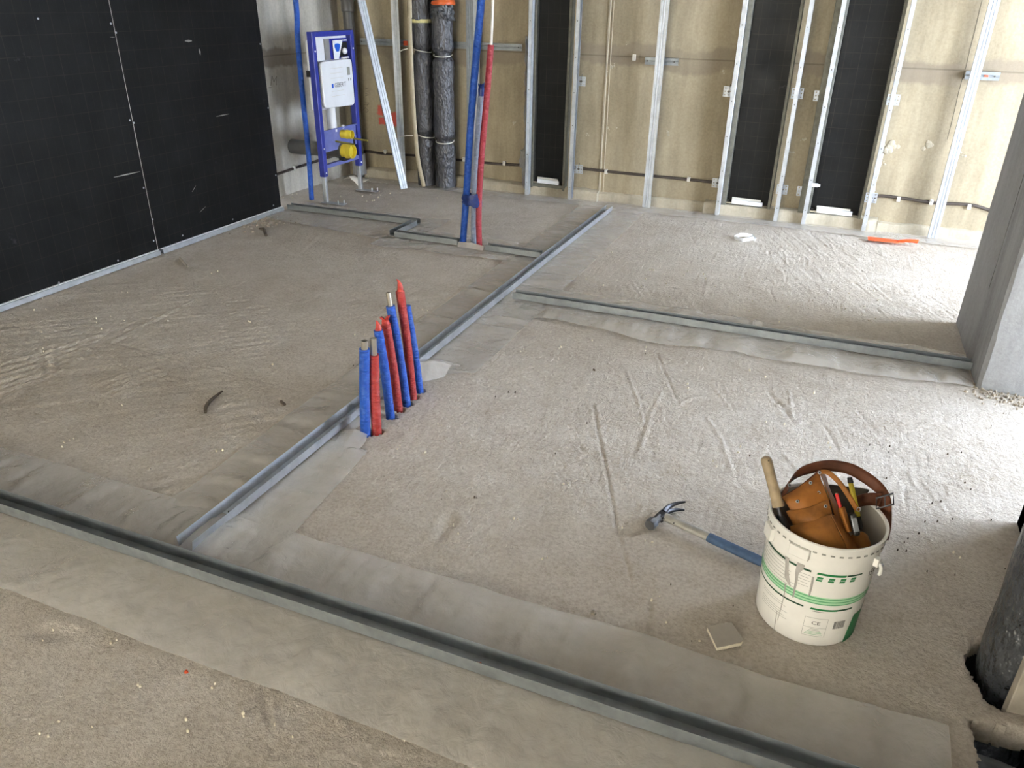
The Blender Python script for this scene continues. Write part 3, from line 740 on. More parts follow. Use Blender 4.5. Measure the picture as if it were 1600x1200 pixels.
# ================================================================== TALL PIPES BY THE SHORT TRACKS
def tall(name, pts, r, mat, label, n=16, part='foam_sleeve', group='tall foam-sleeved pipes'):
    o = thing(name, (pts[0][0], pts[0][1], 0), label, 'pipe', group)
    pp = catmull(pts, 10); MB().tube(pp, [r*(1+.03*sn(i*.8, r*900)) for i in range(len(pp))], n).build(part, mat, o, smooth=60)
    return o
YT = 4.58
top_b = PY(752, 0, YT)
o = tall('water_pipe', [PY(723,384,YT)-np.array([0,0,.04]), PY(723,384,YT), PY(729,300,YT), PY(735,200,YT), PY(743,100,YT), top_b, top_b+np.array([.05,0,.5]), top_b+np.array([.06,0,1.04])], .0225, 'blue_sleeve', 'tall blue foam-sleeved pipe tied to a red and a grey one')
b_ = PY(740, 384, YT+.03)
o = tall('water_pipe', [b_-np.array([0,0,.04]), b_, PY(741,300,YT+.03), PY(745,230,YT+.03), PY(752,142,YT+.03)], .0185, 'grey_sleeve', 'grey foam-sleeved pipe ending in a crumpled blue tape cap')
tp = PY(752, 142, YT+.03); mb = MB()
mb.tube([tp-np.array([0,0,.03]), tp+np.array([0,0,.012]), tp+np.array([.002,0,.03])], [.0195,.020,.012], 12)
for q in range(8):
    an = q*.8; c = np.array([math.cos(an), math.sin(an), 0]); mb.tube([tp+np.array([0,0,.01])+c*.008, tp+np.array([0,0,.03+.01*sn(q,1)])+c*.014, tp+np.array([0,0,.045+.02*sn(q*2,3)])+c*.02], [.008,.006,.001], 5, sq=(1,.5))
mb.build('tape_cap', 'navy_tape', o)
b_ = PY(749, 384, YT)
o = tall('water_pipe', [b_-np.array([0,0,.04]), b_, PY(748,330,YT), PY(752,250,YT), PY(760,160,YT), PY(767,70,YT)], .0195, 'red_pink_sleeve', 'tall rose-red foam-sleeved pipe with a white pipe coming out on top')
tp = PY(767, 70, YT)
MB().tube([tp-np.array([0,0,.02]), PY(769,30,YT), PY(770,0,YT), PY(770,0,YT)+np.array([.01,0,1.04])], .0085, 12).build('inner_pipe', 'white_pipe', o, smooth=60)
c_ = PY(738, 312, YT+.005); mb = MB()
for k, (sx, sz, tilt) in enumerate(((1,1,.1),(1.03,.75,-.35),(.98,.6,.5))):
    pts = [c_+np.array([.062*sx*math.cos(t), .040*sx*math.sin(t), tilt*.07*math.cos(t)]) for t in np.linspace(0, 2*PI, 25)]
    mb.tube(pts, [.028*sz*(1+.4*sn(i*.9,k)) for i in range(25)], 6, caps=False, sq=(1.2,.22), ref=(0,0,1))
mb.tube([c_+np.array([.01,-.036,.02]), c_+np.array([.015,-.042,-.02]), c_+np.array([.03,-.04,-.045])], [.012,.010,.003], 6, sq=(1,.4))
tag(mb.build('tape_wrap', 'navy_tape', smooth=60), 'navy tape wound around the three tall pipes', 'tape')
# blue pipe by the pale wall
YP = 5.25
t0_ = PY(462, 0, YP)
tall('water_pipe', [PY(487,311,YP)-np.array([0,0,.04]), PY(487,311,YP), PY(482,240,YP), PY(473,150,YP), PY(465,60,YP), t0_, t0_+np.array([.0,0,1.05])], .0205, 'blue_sleeve', 'lone tall blue foam-sleeved pipe next to the black partition')

# ================================================================== BACK WALL STUDS
CDsec = thick([(-.024,.027),(-.030,.027),(-.030,0),(-.014,0),(-.011,.005),(-.007,.005),(-.004,0),(.004,0),(.007,.005),(.011,.005),(.014,0),(.030,0),(.030,.027),(.024,.027)], .0010)
def stud(p0, p1, face, label, mat='zinc', scale=1.0, group='steel wall studs', dots=0):
    """face: direction the ribbed face looks"""
    p0 = np.array(p0, float); p1 = np.array(p1, float); ax = (p1-p0)/np.linalg.norm(p1-p0)
    b = -np.array(face, float); b -= ax*(b@ax); b /= np.linalg.norm(b); a_ = np.cross(b, ax)
    o = thing('steel_stud', p0, label, 'stud', group)
    MB().sweep([(u*scale, w*scale) for u, w in CDsec], p0, p1, a_, b).build('profile', mat, o)
    return o
SY = 6.125
ZT = CEIL-.02
def vstud(px, py, face, label, dx=0, dots=True, mat='zinc'):
    p = PY(px, py, SY); x = p[0]+dx
    fy = SY if abs(face[1]) > .5 else SY+.03
    o = stud((x, fy, .012), (x, fy, ZT), face, label, mat)
    if abs(face[0]) > .5 and dots:
        for z in (.12, .35, .6, .85, 1.1, 1.35):
            MB().lathe([(.004,-.001),(.004,.001)], (x+.013*(1 if face[0] < 0 else -1), fy-.0312, z+.02*sn(z*9, px)), 8, 'y', (True, True)).build('screw', 'dark_grey', o)
    return o
vstud(822, 305, (1,0,0), 'steel stud edged with crumpled foil, beside the narrow black panel', .015)
vstud(885, 311, (-1,0,0), 'steel stud between narrow black panel and mortar seam', .010)
vstud(1008, 327, (0,-1,0), 'ribbed steel stud standing alone between the black panels', .004)
vstud(1120, 336, (1,0,0), 'steel stud on the near-pipe edge of the middle black panel', .010)
vstud(1205, 349, (-1,0,0), 'steel stud between middle panel and bare concrete gap', .010)
vstud(1255, 351, (1,0,0), 'steel stud between bare concrete gap and widest black panel', .010)
vstud(1343, 361, (-1,0,0), 'steel stud on the pillar side of the widest black panel', .010)
vstud(1455, 374, (0,-1,0), 'ribbed steel stud standing nearest the concrete pillar', .004)
vstud(630, 292, (.5,-.85,0), 'upright steel stud next to the cream conduit', 0, False)
# the cluster behind the tall pipes
x1 = PY(733, 0, 6.12)[0]
stud((x1, 6.12, .012), (x1, 6.12, ZT), (0,-1,0), 'wide dull steel stud behind the tall blue pipe', 'zinc_dull')
x1 = PY(744, 0, 6.12)[0]
stud((x1, 6.15, .012), (x1, 6.15, ZT), (1,0,0), 'slim bright steel stud just behind the tall blue pipe')
# leaning profile
p0 = PG(632, 297); p0[2] = .012
pt = PY(565, 0, 5.98); dd = pt-p0
stud(p0, p0+dd*1.62, (.75,-.65,0), 'steel profile leaning diagonally against the wall near the toilet frame')

# foil tape along first stud
xx = PY(822, 305, SY)[0]
def foilf(u, v):
    z = .06+1.18*v; w = .060+.03*sn(z*7, 1)+(.03 if .22 < z < .36 else 0)
    return (xx-.008-w*(1-u)*(1+.2*sn(z*30,4)), 6.10+.13*(1-u)*1.0+.018*sn(z*26, u*5+2)+.008*sn(z*70, u*9), z)
tag(MB().grid(foilf, 8, 80).build('foil_tape', 'foil', smooth=60), 'crumpled silver foil strip sealing the stud to the wall', 'tape')

# ------------------------------------------------------------------ black panels in metal frames
def panel(pl, pr, label, lw, rw):
    """pl, pr: pixels of the lower corners of the visible black board"""
    Yb = 6.245
    A = PY(*pl, Yb); B = PY(*pr, Yb); x0, x1, z0 = A[0], B[0], (A[2]+B[2])/2
    o = thing('shaft_hatch', ((x0+x1)/2, Yb, .07), label, 'panel', 'black boards in metal frames on the back wall')
    MB().box(x0-.02, x1+.02, Yb, YB+.002, z0-.02, ZT).build('board', 'board', o)
    MB().box(x0-lw, x0, 6.192, YB+.001, z0-.055, ZT).build('frame_side', 'frame_metal', o, bevel=.003)
    MB().box(x1, x1+rw, 6.192, YB+.001, z0-.055, ZT).build('frame_side', 'frame_metal', o, bevel=.003)
    MB().box(x0, x1, 6.195, YB+.001, z0-.055, z0).build('frame_sill', 'frame_metal', o, bevel=.003)
    return x0, x1, z0
pn = [panel((836,283), (881,290), 'narrowest black board panel in a metal frame, near the tall pipes', .075, .022),
      panel((1136,313), (1199,326), 'middle black board panel in a metal frame', .065, .022),
      panel((1266,326), (1339,341), 'widest black board panel in a metal frame, nearest the pillar', .085, .022)]
for k, (x0, x1, z0) in enumerate(pn):
    w = x1-x0; o = thing('plastic_profile', ((x0+x1)/2, 6.21, z0), ['white plastic profile offcut on the sill of the narrowest black panel', 'white plastic profile offcut on the sill of the middle black panel', 'white plastic profile offcut on the sill of the widest black panel'][k], 'profile', 'white plastic profile offcuts')
    a = np.array([x0+w*.14, 6.206, z0+.006]); b = np.array([x1-w*.12, 6.206, z0+.002])
    MB().obox((a+b)/2+np.array([0,0,.016]), (b-a, (0,1,0), (0,0,1)), (np.linalg.norm(b-a)/2, .010, .016)).build('body', 'white_plastic', o, bevel=.002)
    MB().obox((a+b)/2+np.array([-.01,.014,.026]), (b-a, (0,1,0), (0,0,1)), (np.linalg.norm(b-a)/2*.95, .004, .020)).build('lip', 'clip', o)
    MB().obox(a+np.array([-.025,0,.004]), ((1,0,0), (0,1,0), (0,0,1)), (.03,.009,.004)).build('tongue', 'cream', o)
    MB().obox(a+np.array([-w*.10,.012,.012]), ((1,0,0), (0,1,0), (0,0,1)), (.008,.01,.012)).build('plug', 'black', o)
p = PY(1273, 289, 6.16)
tag(MB().obox(p, ((1,0,-.05),(0,1,0),(.05,0,1)), (.024,.012,.012)).obox(p+np.array([.03,0,-.001]), ((1,0,0),(0,1,0),(0,0,1)), (.008,.006,.008)).build('clip_connector', 'white_plastic', bevel=.002), 'small white plastic clip stuck on the stud of the widest panel', 'clip')

# perforated hangers on the wall
def hanger(px, py, label, bent=False, seed=0):
    p = PY(px, py, 6.235); w, h = .082, .072; o = thing('hanger_plate', (p[0], p[1], p[2]-h/2), label, 'bracket', 'perforated hanger plates on the back wall')
    mb = MB(); n = 9; t = .0015
    for i in range(n):
        for j in range(n):
            big = (i-4)**2+(j-4)**2 <= 1
            if big or ((i, j) in [(1,1),(1,4),(1,7),(7,1),(7,4),(7,7),(4,1),(4,7)]): continue
            x0 = -w/2+w*i/n; z0 = -h/2+h*j/n; bend = (.02*(i/n-.5)**2*4 if bent else .0)
            mb.box(p[0]+x0, p[0]+x0+w/n, p[1]-t-bend, p[1]-bend, p[2]+z0, p[2]+z0+h/n)
    mb.build('plate', 'zinc', o)
    MB().box(p[0]-.004, p[0]+.004, p[1]-.006, YB, p[2]-.004, p[2]+.004).lathe([(.008,-.007),(.006,-.003)], p, 8, 'y', (True, True)).build('fixing_screw', 'dark_grey', o)
    MB().tube([p+np.array([.004,-.002,h/2-.004]), p+np.array([.006,-.004,h/2+.016])], .0022, 6).build('wire_end', 'dark_grey', o)
    return o
for k, (px, py, lb, bt) in enumerate([(908,127,'upper bent shiny hanger plate right beside the mortar seam', True), (904,264,'lower bent shiny hanger plate where the cable begins', True),
    (1139,143,'upper perforated hanger plate before the middle black panel', False), (1121,286,'lower perforated hanger plate before the middle black panel', False),
    (1246,146,'upper hanger plate after the middle panel, in the concrete gap', False), (1222,296,'lower hanger plate after the middle panel, in the concrete gap', False),
    (1281,150,'upper hanger plate next to the widest black panel, gap side', False), (1254,299,'lower hanger plate next to the widest black panel, gap side', False),
    (1396,156,'upper hanger plate between widest panel and pillar', False), (1361,309,'lower hanger plate between widest panel and pillar, by the cable', False)]):
    hanger(px, py, lb, bt, k)

# horizontal profile pieces fixed to the wall
def hprof(pa, pb, label, mark=False):
    A = PY(*pa, 6.24); B = PY(*pb, 6.24); z = (A[2]+B[2])/2
    o = thing('wall_profile', ((A[0]+B[0])/2, 6.24, z-.025), label, 'profile', 'horizontal steel profiles on the back wall')
    MB().sweep(thick([(-.025,.03),(-.025,0),(-.006,0),(-.003,.004),(.003,.004),(.006,0),(.025,0),(.025,.03)], .0012), (A[0], 6.235, z), (B[0], 6.235, z), (0,0,1), (0,1,0)).build('profile', 'zinc_dull', o)
    for x in (A[0]+.02, B[0]-.03): MB().lathe([(.006,-.002),(.006,.001)], (x, 6.234, z), 8, 'y', (True, True)).build('screw', 'dark_grey', o)
    return o, A, B, z
o, A, B, z = hprof((563,66), (816,73), 'long horizontal steel profile behind the wrapped downpipes')
p = PY(634, 66, 6.23); MB().box(p[0]-.02, p[0]+.02, 6.222, 6.234, z-.018, z+.018).build('red_tag', 'orange_mark', o)
o, A, B, z = hprof((1008,95), (1060,97), 'short horizontal steel profile behind the lone ribbed stud')
p = PY(1030, 96, 6.23); MB().box(p[0]-.015, p[0]+.012, 6.226, 6.234, z-.012, z+.012).build('orange_dab', 'orange', o)
o, A, B, z = hprof((1508,117), (1562,120), 'short horizontal steel profile behind the stud near the pillar')
p = PY(1541, 121, 6.23); MB().box(p[0]-.012, p[0]+.010, 6.230, 6.234, z-.006, z+.006).build('red_dab', 'orange_mark', o)
p = PY(990, 90, 6.24); tag(MB().box(p[0]-.012, p[0]+.012, 6.245, YB, p[2]-.022, p[2]+.022).build('wall_plug', 'clip', bevel=.003), 'cream plastic plug on the grey mortar smear', 'plug')

# cables and clips
def cable(pts, label, r=.0115):
    return tag(MB().tube(catmull(pts, 8), r, 8).build('wall_cable', 'cable', smooth=60), label, 'cable', 'dark cables clipped to the walls')
YCb = YB-.013
zc = .222
cable([(XLC+.013, 4.95, .178), (XLC+.013, 5.3, .192), (XLC+.013, 5.75, .202), (XLC+.02, 6.1, .205), (XLC+.08, 6.22, .21), (XLC+.2, YCb, .222), PY(600,240,YCb), PY(660,244,YCb), PY(765,255,YCb), PY(815,258,YCb)], 'dark cable running round the corner behind the toilet frame')
cable([PY(893,261,YCb), PY(950,268,YCb), PY(1010,274,YCb), PY(1080,281,YCb), PY(1117,285,YCb)], 'dark cable between the narrowest and middle black panels')
cable([PY(1362,310,YCb), PY(1375,306,YCb), PY(1405,309,YCb), PY(1460,317,YCb), PY(1515,320,YCb), PY(1545,328,YCb), PY(1575,335,YCb)], 'dark cable from the widest panel to behind the pillar')
cl = {(602,237):'white cable clip between toilet frame and leaning profile', (725,249):'white cable clip just past the wrapped downpipes', (788,255):'white cable clip beside the foil strip', (947,268):'white cable clip on the mortar seam',
      (1016,276):'white cable clip by the lone ribbed stud', (1076,280):'white cable clip before the middle panel hanger', (1404,311):'white cable clip nearest the widest black panel', (1455,316):'white cable clip beside the stud near the pillar', (1514,323):'white cable clip closest to the pillar'}
for (x, y), lb in cl.items():
    p = PY(x, y, YB-.016); o = thing('cable_clip', (p[0], YB-.02, p[2]-.02), lb, 'clip', 'white cable clips')
    MB().box(p[0]-.012, p[0]+.012, YB-.028, YB, p[2]-.018, p[2]+.018).build('saddle', 'clip', o, bevel=.003)
    MB().lathe([(.005,-.003),(.003,-.006)], (p[0], YB-.028, p[2]+.010), 8, 'y', (False, True)).build('nail', 'zinc', o)
p = PX(459, 263, XLC+.014); o = thing('cable_clip', (p[0], p[1], p[2]-.02), 'white cable clip on the pale wall near the lone blue pipe', 'clip', 'white cable clips')
MB().box(XLC, XLC+.028, p[1]-.012, p[1]+.012, p[2]-.018, p[2]+.018).build('saddle', 'clip', o, bevel=.003)

# ================================================================== WRAPPED DOWNPIPES
def wrapped(px_top, px_bot, r, ties, seed, label, mat):
    Yp = 6.135
    T = PY(px_top, 0, Yp); B = PY(px_bot, 288, Yp); o = thing('wrapped_downpipe', (B[0], Yp, 0), label, 'pipe', 'foil-wrapped downpipes')
    n = 120; m = 28; V = []; Fc = []
    for i in range(n+1):
        z = .012+(CEIL-.03)*i/n; t = z/T[2]; cx = B[0]+(T[0]-B[0])*t
        rr = r
        for zt, dp in ties: rr -= dp*math.exp(-((z-zt)/.028)**2)-dp*.22*math.exp(-((z-zt)/.11)**2)
        for k in range(m):
            an = 2*PI*k/m; w = 1+.05*sn(z*11+seed, math.cos(an)*2+seed)+.035*sn(z*34+seed, an*3)+.02*sn(an*6, z*4+seed)
            V.append((cx+rr*w*math.cos(an), Yp+min(rr*w*math.sin(an), YB-Yp-.003), z))
    for i in range(n):
        for k in range(m): Fc.append((i*m+k, i*m+(k+1) % m, (i+1)*m+(k+1) % m, (i+1)*m+k))
    Fc.append(tuple(range(n*m, (n+1)*m)))
    MB().add(V, Fc).build('foil_wrap', mat, o, smooth=70)
    for zt, dp in ties:
        cx = B[0]+(T[0]-B[0])*zt/T[2]; R_ = (r-dp*.72)*1.07
        MB().tube([(cx+R_*math.cos(q), Yp+R_*math.sin(q), zt+.012*math.cos(q+seed)) for q in np.linspace(0, 2*PI, 29)], .0035, 6, caps=False).build('wire_tie', 'clip', o)
    return o, B, T
zA = PY(660, 80, 6.05)[2]; zB_ = PY(670, 215, 6.05)[2]
o, B, T = wrapped(658, 668, .083, [(zA, .022), (zB_, .022)], 3, 'foil-wrapped dark downpipe with a yellow foam ring', 'wrap')
zf = PY(655, 33, 6.05)[2]
cx = B[0]+(T[0]-B[0])*zf/T[2]
MB().lathe([(.083,-.004),(.100,-.012),(.106,0),(.102,.014),(.085,.010)], (cx-.01, 6.135, zf), 28, wob=lambda a, z: .06*sn(a*4, z*30)).build('foam_ring', 'foam_yellow', o, smooth=60)
MB().lathe([(.102,.006),(.104,.1),(.100,.25),(.104,.5),(.102,1.1)], (cx-.012, 6.135, zf), 30, wob=lambda a, z: .07*sn(a*5, z*25)).build('upper_foil_wrap', 'wrap', o, smooth=70)
zC = PY(692, 87, 6.05)[2]; zD = PY(695, 223, 6.05)[2]
o, B, T = wrapped(690, 697, .090, [(zC, .026), (zD, .024)], 17, 'foil-wrapped dark downpipe with a bare orange top', 'wrap')
zo = PY(695, 8, 6.05)[2]
MB().lathe([(.096,-.0),(.100,.012),(.096,.03),(.088,.035),(.088,1.0)], (T[0]+.012, 6.135, zo), 30).build('orange_pipe_end', 'orange_pipe', o, smooth=50)
zk = PY(705, 22, 6.0)[2]
def flapf(u, v):
    an = -2.4+2.3*u; R_ = .100+.014*v+.02*sn(u*9, v*7); return (T[0]+.01+R_*math.cos(an), 6.135+R_*math.sin(an), zo-.002-.10*v*(.6+.6*u)-.02*sn(u*12, 3))
MB().grid(flapf, 24, 10).build('loose_foil', 'wrap2', o, smooth=80)
# corner drain pipe
p = PY(540, 0, 6.13)
o = thing('drain_pipe', (p[0], 6.16, 0), 'dark grey plastic drain pipe standing in the wall corner', 'pipe')
xc = PY(541, 20, 6.15)[0]
MB().lathe([(.047,.0),(.047,CEIL-.03)], (xc, 6.18, .005), 24).build('pipe', 'dark_grey', o, smooth=60)
zz = PY(541, 8, 6.12)[2]
MB().lathe([(.047,-.05),(.056,-.045),(.056,.03),(.060,.035),(.060,.06),(.047,.065)], (xc, 6.18, zz), 24).build('socket', 'dark_grey', o, smooth=40)
MB().lathe([(.047,-.03),(.062,-.025),(.062,.15),(.047,.16)], (xc+.02, 6.15, .06), 24).build('lower_socket', 'mid_grey', o, smooth=40)
# cream conduit
tag(MB().tube(catmull([PY(662,290,6.03)*np.array([1,1,0])+np.array([0,0,.012]), PY(652,240,6.03), PY(645,150,6.03), PY(641,60,6.02), PY(640,30,6.02), PY(640,0,6.02), PY(640,0,6.02)+np.array([0,0,1.0])], 8), .020, 10, sq=(1,.6), ref=(1,0,0)).build('conduit', 'cream', smooth=60), 'flattened cream conduit beside the wrapped downpipes', 'conduit')
for (xa, ya, xb, yb), lb in (((622,82,637,76), 'upper white wire tie holding the upright stud'), ((624,214,646,212), 'lower white wire tie holding the upright stud')):
    tag(MB().tube([PY(xa,ya,6.07), PY((xa+xb)/2,(ya+yb)/2-1,6.06), PY(xb,yb,6.09)], .004, 6).build('wire_tie', 'clip'), lb, 'tie', 'white wire ties')

# ================================================================== TOILET INSTALLATION FRAME
XF = -3.68
o = TF = thing('toilet_frame', (XF-.03, 5.42, 0), 'blue steel toilet installation frame with white cistern cover', 'toilet frame')
y0, y1, zt = 5.150, 5.705, 1.262
w = .044
for ya in (y0, y1-w):
    MB().box(XF-.048, XF, ya, ya+w, .215, zt).build('side_tube', 'frame_blue', o, bevel=.004)
MB().box(XF-.048, XF, y0+w, y1-w, zt-.036, zt).build('top_bar', 'frame_blue', o, bevel=.004)
MB().box(XF-.040, XF-.004, y0+w, y1-w, .275, .305).build('lower_bar', 'plate_blue', o, bevel=.003)
pl = MB().box(XF-.022, XF-.016, y0+w, y1-w, .395, .560).build('mount_plate', 'plate_blue', o, bevel=.002)
MB().box(XF-.020, XF-.002, y0+w, y1-w, .552, .560).build('plate_fold', 'plate_blue', pl)
for ya in (y0, y1-w):
    c = ya+w/2
    lg = MB().box(XF-.040, XF-.008, c-.015, c+.015, .012, .215).build('leg', 'zinc', o, bevel=.003)
    ft = MB().box(XF-.055, XF+.150, c-.03, c+.03, .010, .015).build('foot', 'zinc', o, bevel=.001)
    for (dx, dy) in ((.10,-.018),(.13,.018),(-.035,.02)): MB().lathe([(.005,.0),(.005,.026),(.003,.028)], (XF+dx, c+dy, .014), 8, caps=(False, True)).build('bolt', 'zinc', ft)
    for z in (.245, .43, 1.13): MB().lathe([(.007,0),(.007,.003),(.004,.005)], (XF, c, z), 8, 'x', (False, True)).build('screw', 'white_plastic', o)
# cistern
cb = MB().box(-3.80, XF-.050, 5.215, 5.65, .70, 1.205).build('cistern_body', 'white_plastic', o, bevel=.02)
MB().box(-3.803, XF-.06, 5.205, 5.24, .945, .99).build('strap', 'black', cb)
# cover with rounded corners (sheet facing +X)
def rr_poly(ya, yb, za, zb_, r, cut=0):
    pts = []
    for cy, cz, a0 in ((yb-r, zb_-r, 0), (ya+r, zb_-r, PI/2), (ya+r, za+r, PI), (yb-r, za+r, 1.5*PI)):
        for k in range(7): a_ = a0+k*PI/12; pts.append((cy+r*math.cos(a_), cz+r*math.sin(a_)))
    return pts
cv = MB().prism([(XF-.020, y, z-(.012 if z < .76 and y > 5.4 else 0)) for y, z in rr_poly(5.222, 5.640, .722, 1.056, .035)], (.028, 0, 0)).build('cover', 'white_plastic', o, bevel=.006)
for z in (.80, .835, .93, .965, 1.00): MB().box(XF+.0075, XF+.0092, 5.33, 5.50, z, z+.0025).build('moulded_line', 'clip', cv)
MB().prism([(XF+.0075, y, z) for y, z in rr_poly(5.56, 5.60, .94, 1.00, .004)], (.0016,0,0)).build('code_label', 'ink_grey', cv)
for z, y in ((.905,5.575),(.905,5.605)): MB().prism([(XF+.0075, q, r_) for q, r_ in rr_poly(y-.006, y+.006, z-.008, z+.012, .003)], (.0016,0,0)).build('pictogram', 'ink_grey', cv)
v, f = text_mesh('GEBERIT', .046)
MB().add([(XF+.0088, 5.452+p[0]*.92, .877+p[1]) for p in v], f).build('lettering', 'ink', cv)
MB().box(XF+.0075, XF+.0092, 5.338, 5.358, .862, .892).build('logo_square', 'blue_logo', cv)
# opening above the cover
bx = MB().box(XF-.075, XF-.030, 5.222, 5.640, 1.056, 1.225).build('service_shaft', 'white_plastic', o, bevel=.004)
MB().box(XF-.030, XF-.022, 5.392, 5.640, 1.060, 1.208).build('service_box', 'navy', o, bevel=.003)
MB().box(XF-.024, XF-.018, 5.50, 5.628, 1.075, 1.180).build('dark_recess', 'black', o)
MB().box(XF-.031, XF-.020, 5.330, 5.392, 1.060, 1.208).build('side_panel', 'mid_grey', o)
MB().prism([(XF-.014,5.424,1.195),(XF-.014,5.430,1.06),(XF-.014,5.492,1.06),(XF-.014,5.562,1.195)], (.002,0,0)).build('leaflet', 'white_plastic', o)
MB().prism([(XF-.0115, 5.482+.034*math.cos(a_)*(1+.25*math.sin(3*a_)), 1.143+.036*math.sin(a_)*(1+.2*math.cos(2*a_))) for a_ in np.linspace(0, 2*PI, 20)[:-1]], (.001,0,0)).build('leaflet_print', 'blue_logo', o)
MB().lathe([(.022,0),(.024,.01),(.018,.02),(.004,.024)], (XF-.018, 5.578, 1.115), 16, 'x', (True, True)).build('valve_cap', 'white_plastic', o, smooth=50)
MB().box(XF-.02, XF-.006, 5.535, 5.625, 1.062, 1.072).build('white_tab', 'white_plastic', o); MB().box(XF-.02, XF-.006, 5.565, 5.61, 1.188, 1.196).build('white_tab', 'white_plastic', o)
MB().tube([(XF-.05, 5.375, .74), (XF-.05, 5.378, .66), (XF-.05, 5.382, .53)], .036, 20).build('flush_pipe', 'white_plastic', o, smooth=60)
def cap(y, z, r, L, nm):
    mb = MB().lathe([(r*.96,0),(r*.96,L*.45),(r*1.04,L*.47),(r*1.04,L*.6),(r,L*.62),(r,L),(r*.86,L),(r*.84,L*.75),(0.002,L*.72)], (XF-.02, y, z), 26, 'x'); return mb.build(nm, 'yellow', o, smooth=40)
cap(5.455, .505, .034, .10, 'inlet_cap'); cap(5.44, .375, .055, .105, 'drain_cap')
MB().lathe([(.062,0),(.062,.05),(.05,.052)], (XF-.055, 5.44, .375), 26, 'x', (True, True)).build('drain_collar', 'dark_grey', o, smooth=40)
MB().tube([(XF-.05,5.44,.375), (XF-.20,5.44,.374), (XF-.20,5.44,.374), (XLC+.002,5.44,.372)], [.055,.055,.058,.058], 22).build('drain_branch', 'dark_grey', o, smooth=60)
MB().box(XF-.03, XF+.03, 5.40, 5.48, .302, .335).build('drain_clamp', 'black', o, bevel=.004)
for y in (5.36, 5.56):
    MB().tube([(XF-.03, y, .462), (XF+.155, y, .448)], .0075, 10).build('threaded_rod', 'brass', o)
MB().lathe([(.014,0),(.014,.012)], (XF-.016, 5.47, .56), 8, 'x', (True, True)).build('nut', 'white_plastic', o)
for z in (.40, .35): MB().box(XF-.03, XF-.01, y1-w-.05, y1-w-.03, z-.03, z+.06).build('bracket_clip', 'black', o)
# white paper scrap behind the frame
ps = [PG(540,262)*np.array([1,1,0]), ]
def scrap(u, v):
    x = -3.98+.16*u; y = 5.83+.16*v; return (x+.03*sn(u*3,v*3), y, .012+.10*(1-abs(u-.4)*1.8)*max(.1, 1-v)*(.8+.5*sn(u*5+1,v*6))+.02*v)
tag(MB().grid(scrap, 10, 10).build('paper_scrap', 'paper', solid=.002, smooth=60), 'crumpled white paper scrap on the floor behind the toilet frame', 'paper')

# ================================================================== BUCKET
BC = np.array([.157, 1.806, 0.0]); R0, R1, BH = .129, .144, .330
def br(z): return R0+(R1-.003-R0)*z/BH
bk = thing('plastic_bucket', BC, 'white plastic bucket with green label, filled with tools', 'bucket')
prof = [(.0,.002),(R0-.012,.002),(R0-.004,.0),(R0,.006)]+[(br(z), z) for z in np.linspace(.012, .286, 14)]+[(br(.286)+.004,.288),(br(.29)+.0042,.318),(br(.32)+.0055,.322),(br(.32)+.0055,BH-.002),(br(.32)+.003,BH),(br(.32)-.001,BH-.001),(br(.32)-.003,BH-.006)]
MB().lathe(prof, BC, 96).build('body', 'bucket_white', bk, smooth=40)
MB().lathe([(br(.32)-.003,BH-.006)]+[(br(z)-.003, z) for z in np.linspace(.31,.01,10)]+[(.0,.008)], BC, 72).build('inner_wall', 'bucket_inside', bk, smooth=40)
def bpt(th, z, off=.0006): r = br(z)+off; return BC+np.array([r*math.cos(th), r*math.sin(th), z])
mb = MB()
for k in range(44):
    th = 2*PI*k/44
    r = br(.30)+.0048; c = BC+np.array([r*math.cos(th), r*math.sin(th), .3055]); mb.obox(c, ((-math.sin(th),math.cos(th),0),(0,0,1),(math.cos(th),math.sin(th),0)), (.0048,.0018,.0006))
mb.build('rim_slots', 'ink_grey', bk)
def cone_hit(px, py):
    """photograph pixel -> (angle, height) on the bucket wall"""
    d = ray(px, py); o_ = CAMP-BC; k = (R1-.003-R0)/BH
    A = d[0]**2+d[1]**2-(k*d[2])**2; Bq = 2*(o_[0]*d[0]+o_[1]*d[1]-(R0+k*o_[2])*k*d[2]); C = o_[0]**2+o_[1]**2-(R0+k*o_[2])**2
    D = Bq*Bq-4*A*C
    t = (-Bq-math.sqrt(max(D, 0)))/(2*A); p = o_+d*t
    return math.atan2(p[1], p[0]), p[2]
def LZ(u, v): return cone_hit(1170+u/5.714, 820+v/5.714)
def patch(th0, th1, z0, z1, mat, name, off=.0006, slant=0, z0b=None, z1b=None):
    n = max(2, int(abs(th1-th0)/.06)+1)
    def fn(u, v):
        th = th0+(th1-th0)*u; za = z0+((z0b if z0b is not None else z0)-z0)*u; zb_ = z1+((z1b if z1b is not None else z1)-z1)*u
        return bpt(th+slant*v, za+(zb_-za)*v, off)
    return MB().grid(fn, n, 1).build(name, mat, bk)
def ptxt(s, th, z, size, mat, name, off=.0009, sx=1.0, rot=0):
    v, f = text_mesh(s, size); o_ = []
    for p in v:
        x = p[0]*sx*math.cos(rot)-p[1]*math.sin(rot); y = p[0]*sx*math.sin(rot)+p[1]*math.cos(rot)
        o_.append(bpt(th+x/br(z), z+y, off))
    return MB().add(o_, f).build(name, mat, bk)
# green triple band
thL = LZ(112, 400)[0]-.35; thR = LZ(1040, 600)[0]+.45
zb = LZ(700, 690)[1]
patch(thL, thR, zb-.012, zb+.012, 'pale_green', 'label_band', .0004)
for dz in (-.012, -.003, .006): patch(thL, thR, zb+dz, zb+dz+.0032, 'mid_green', 'label_line', .0008)
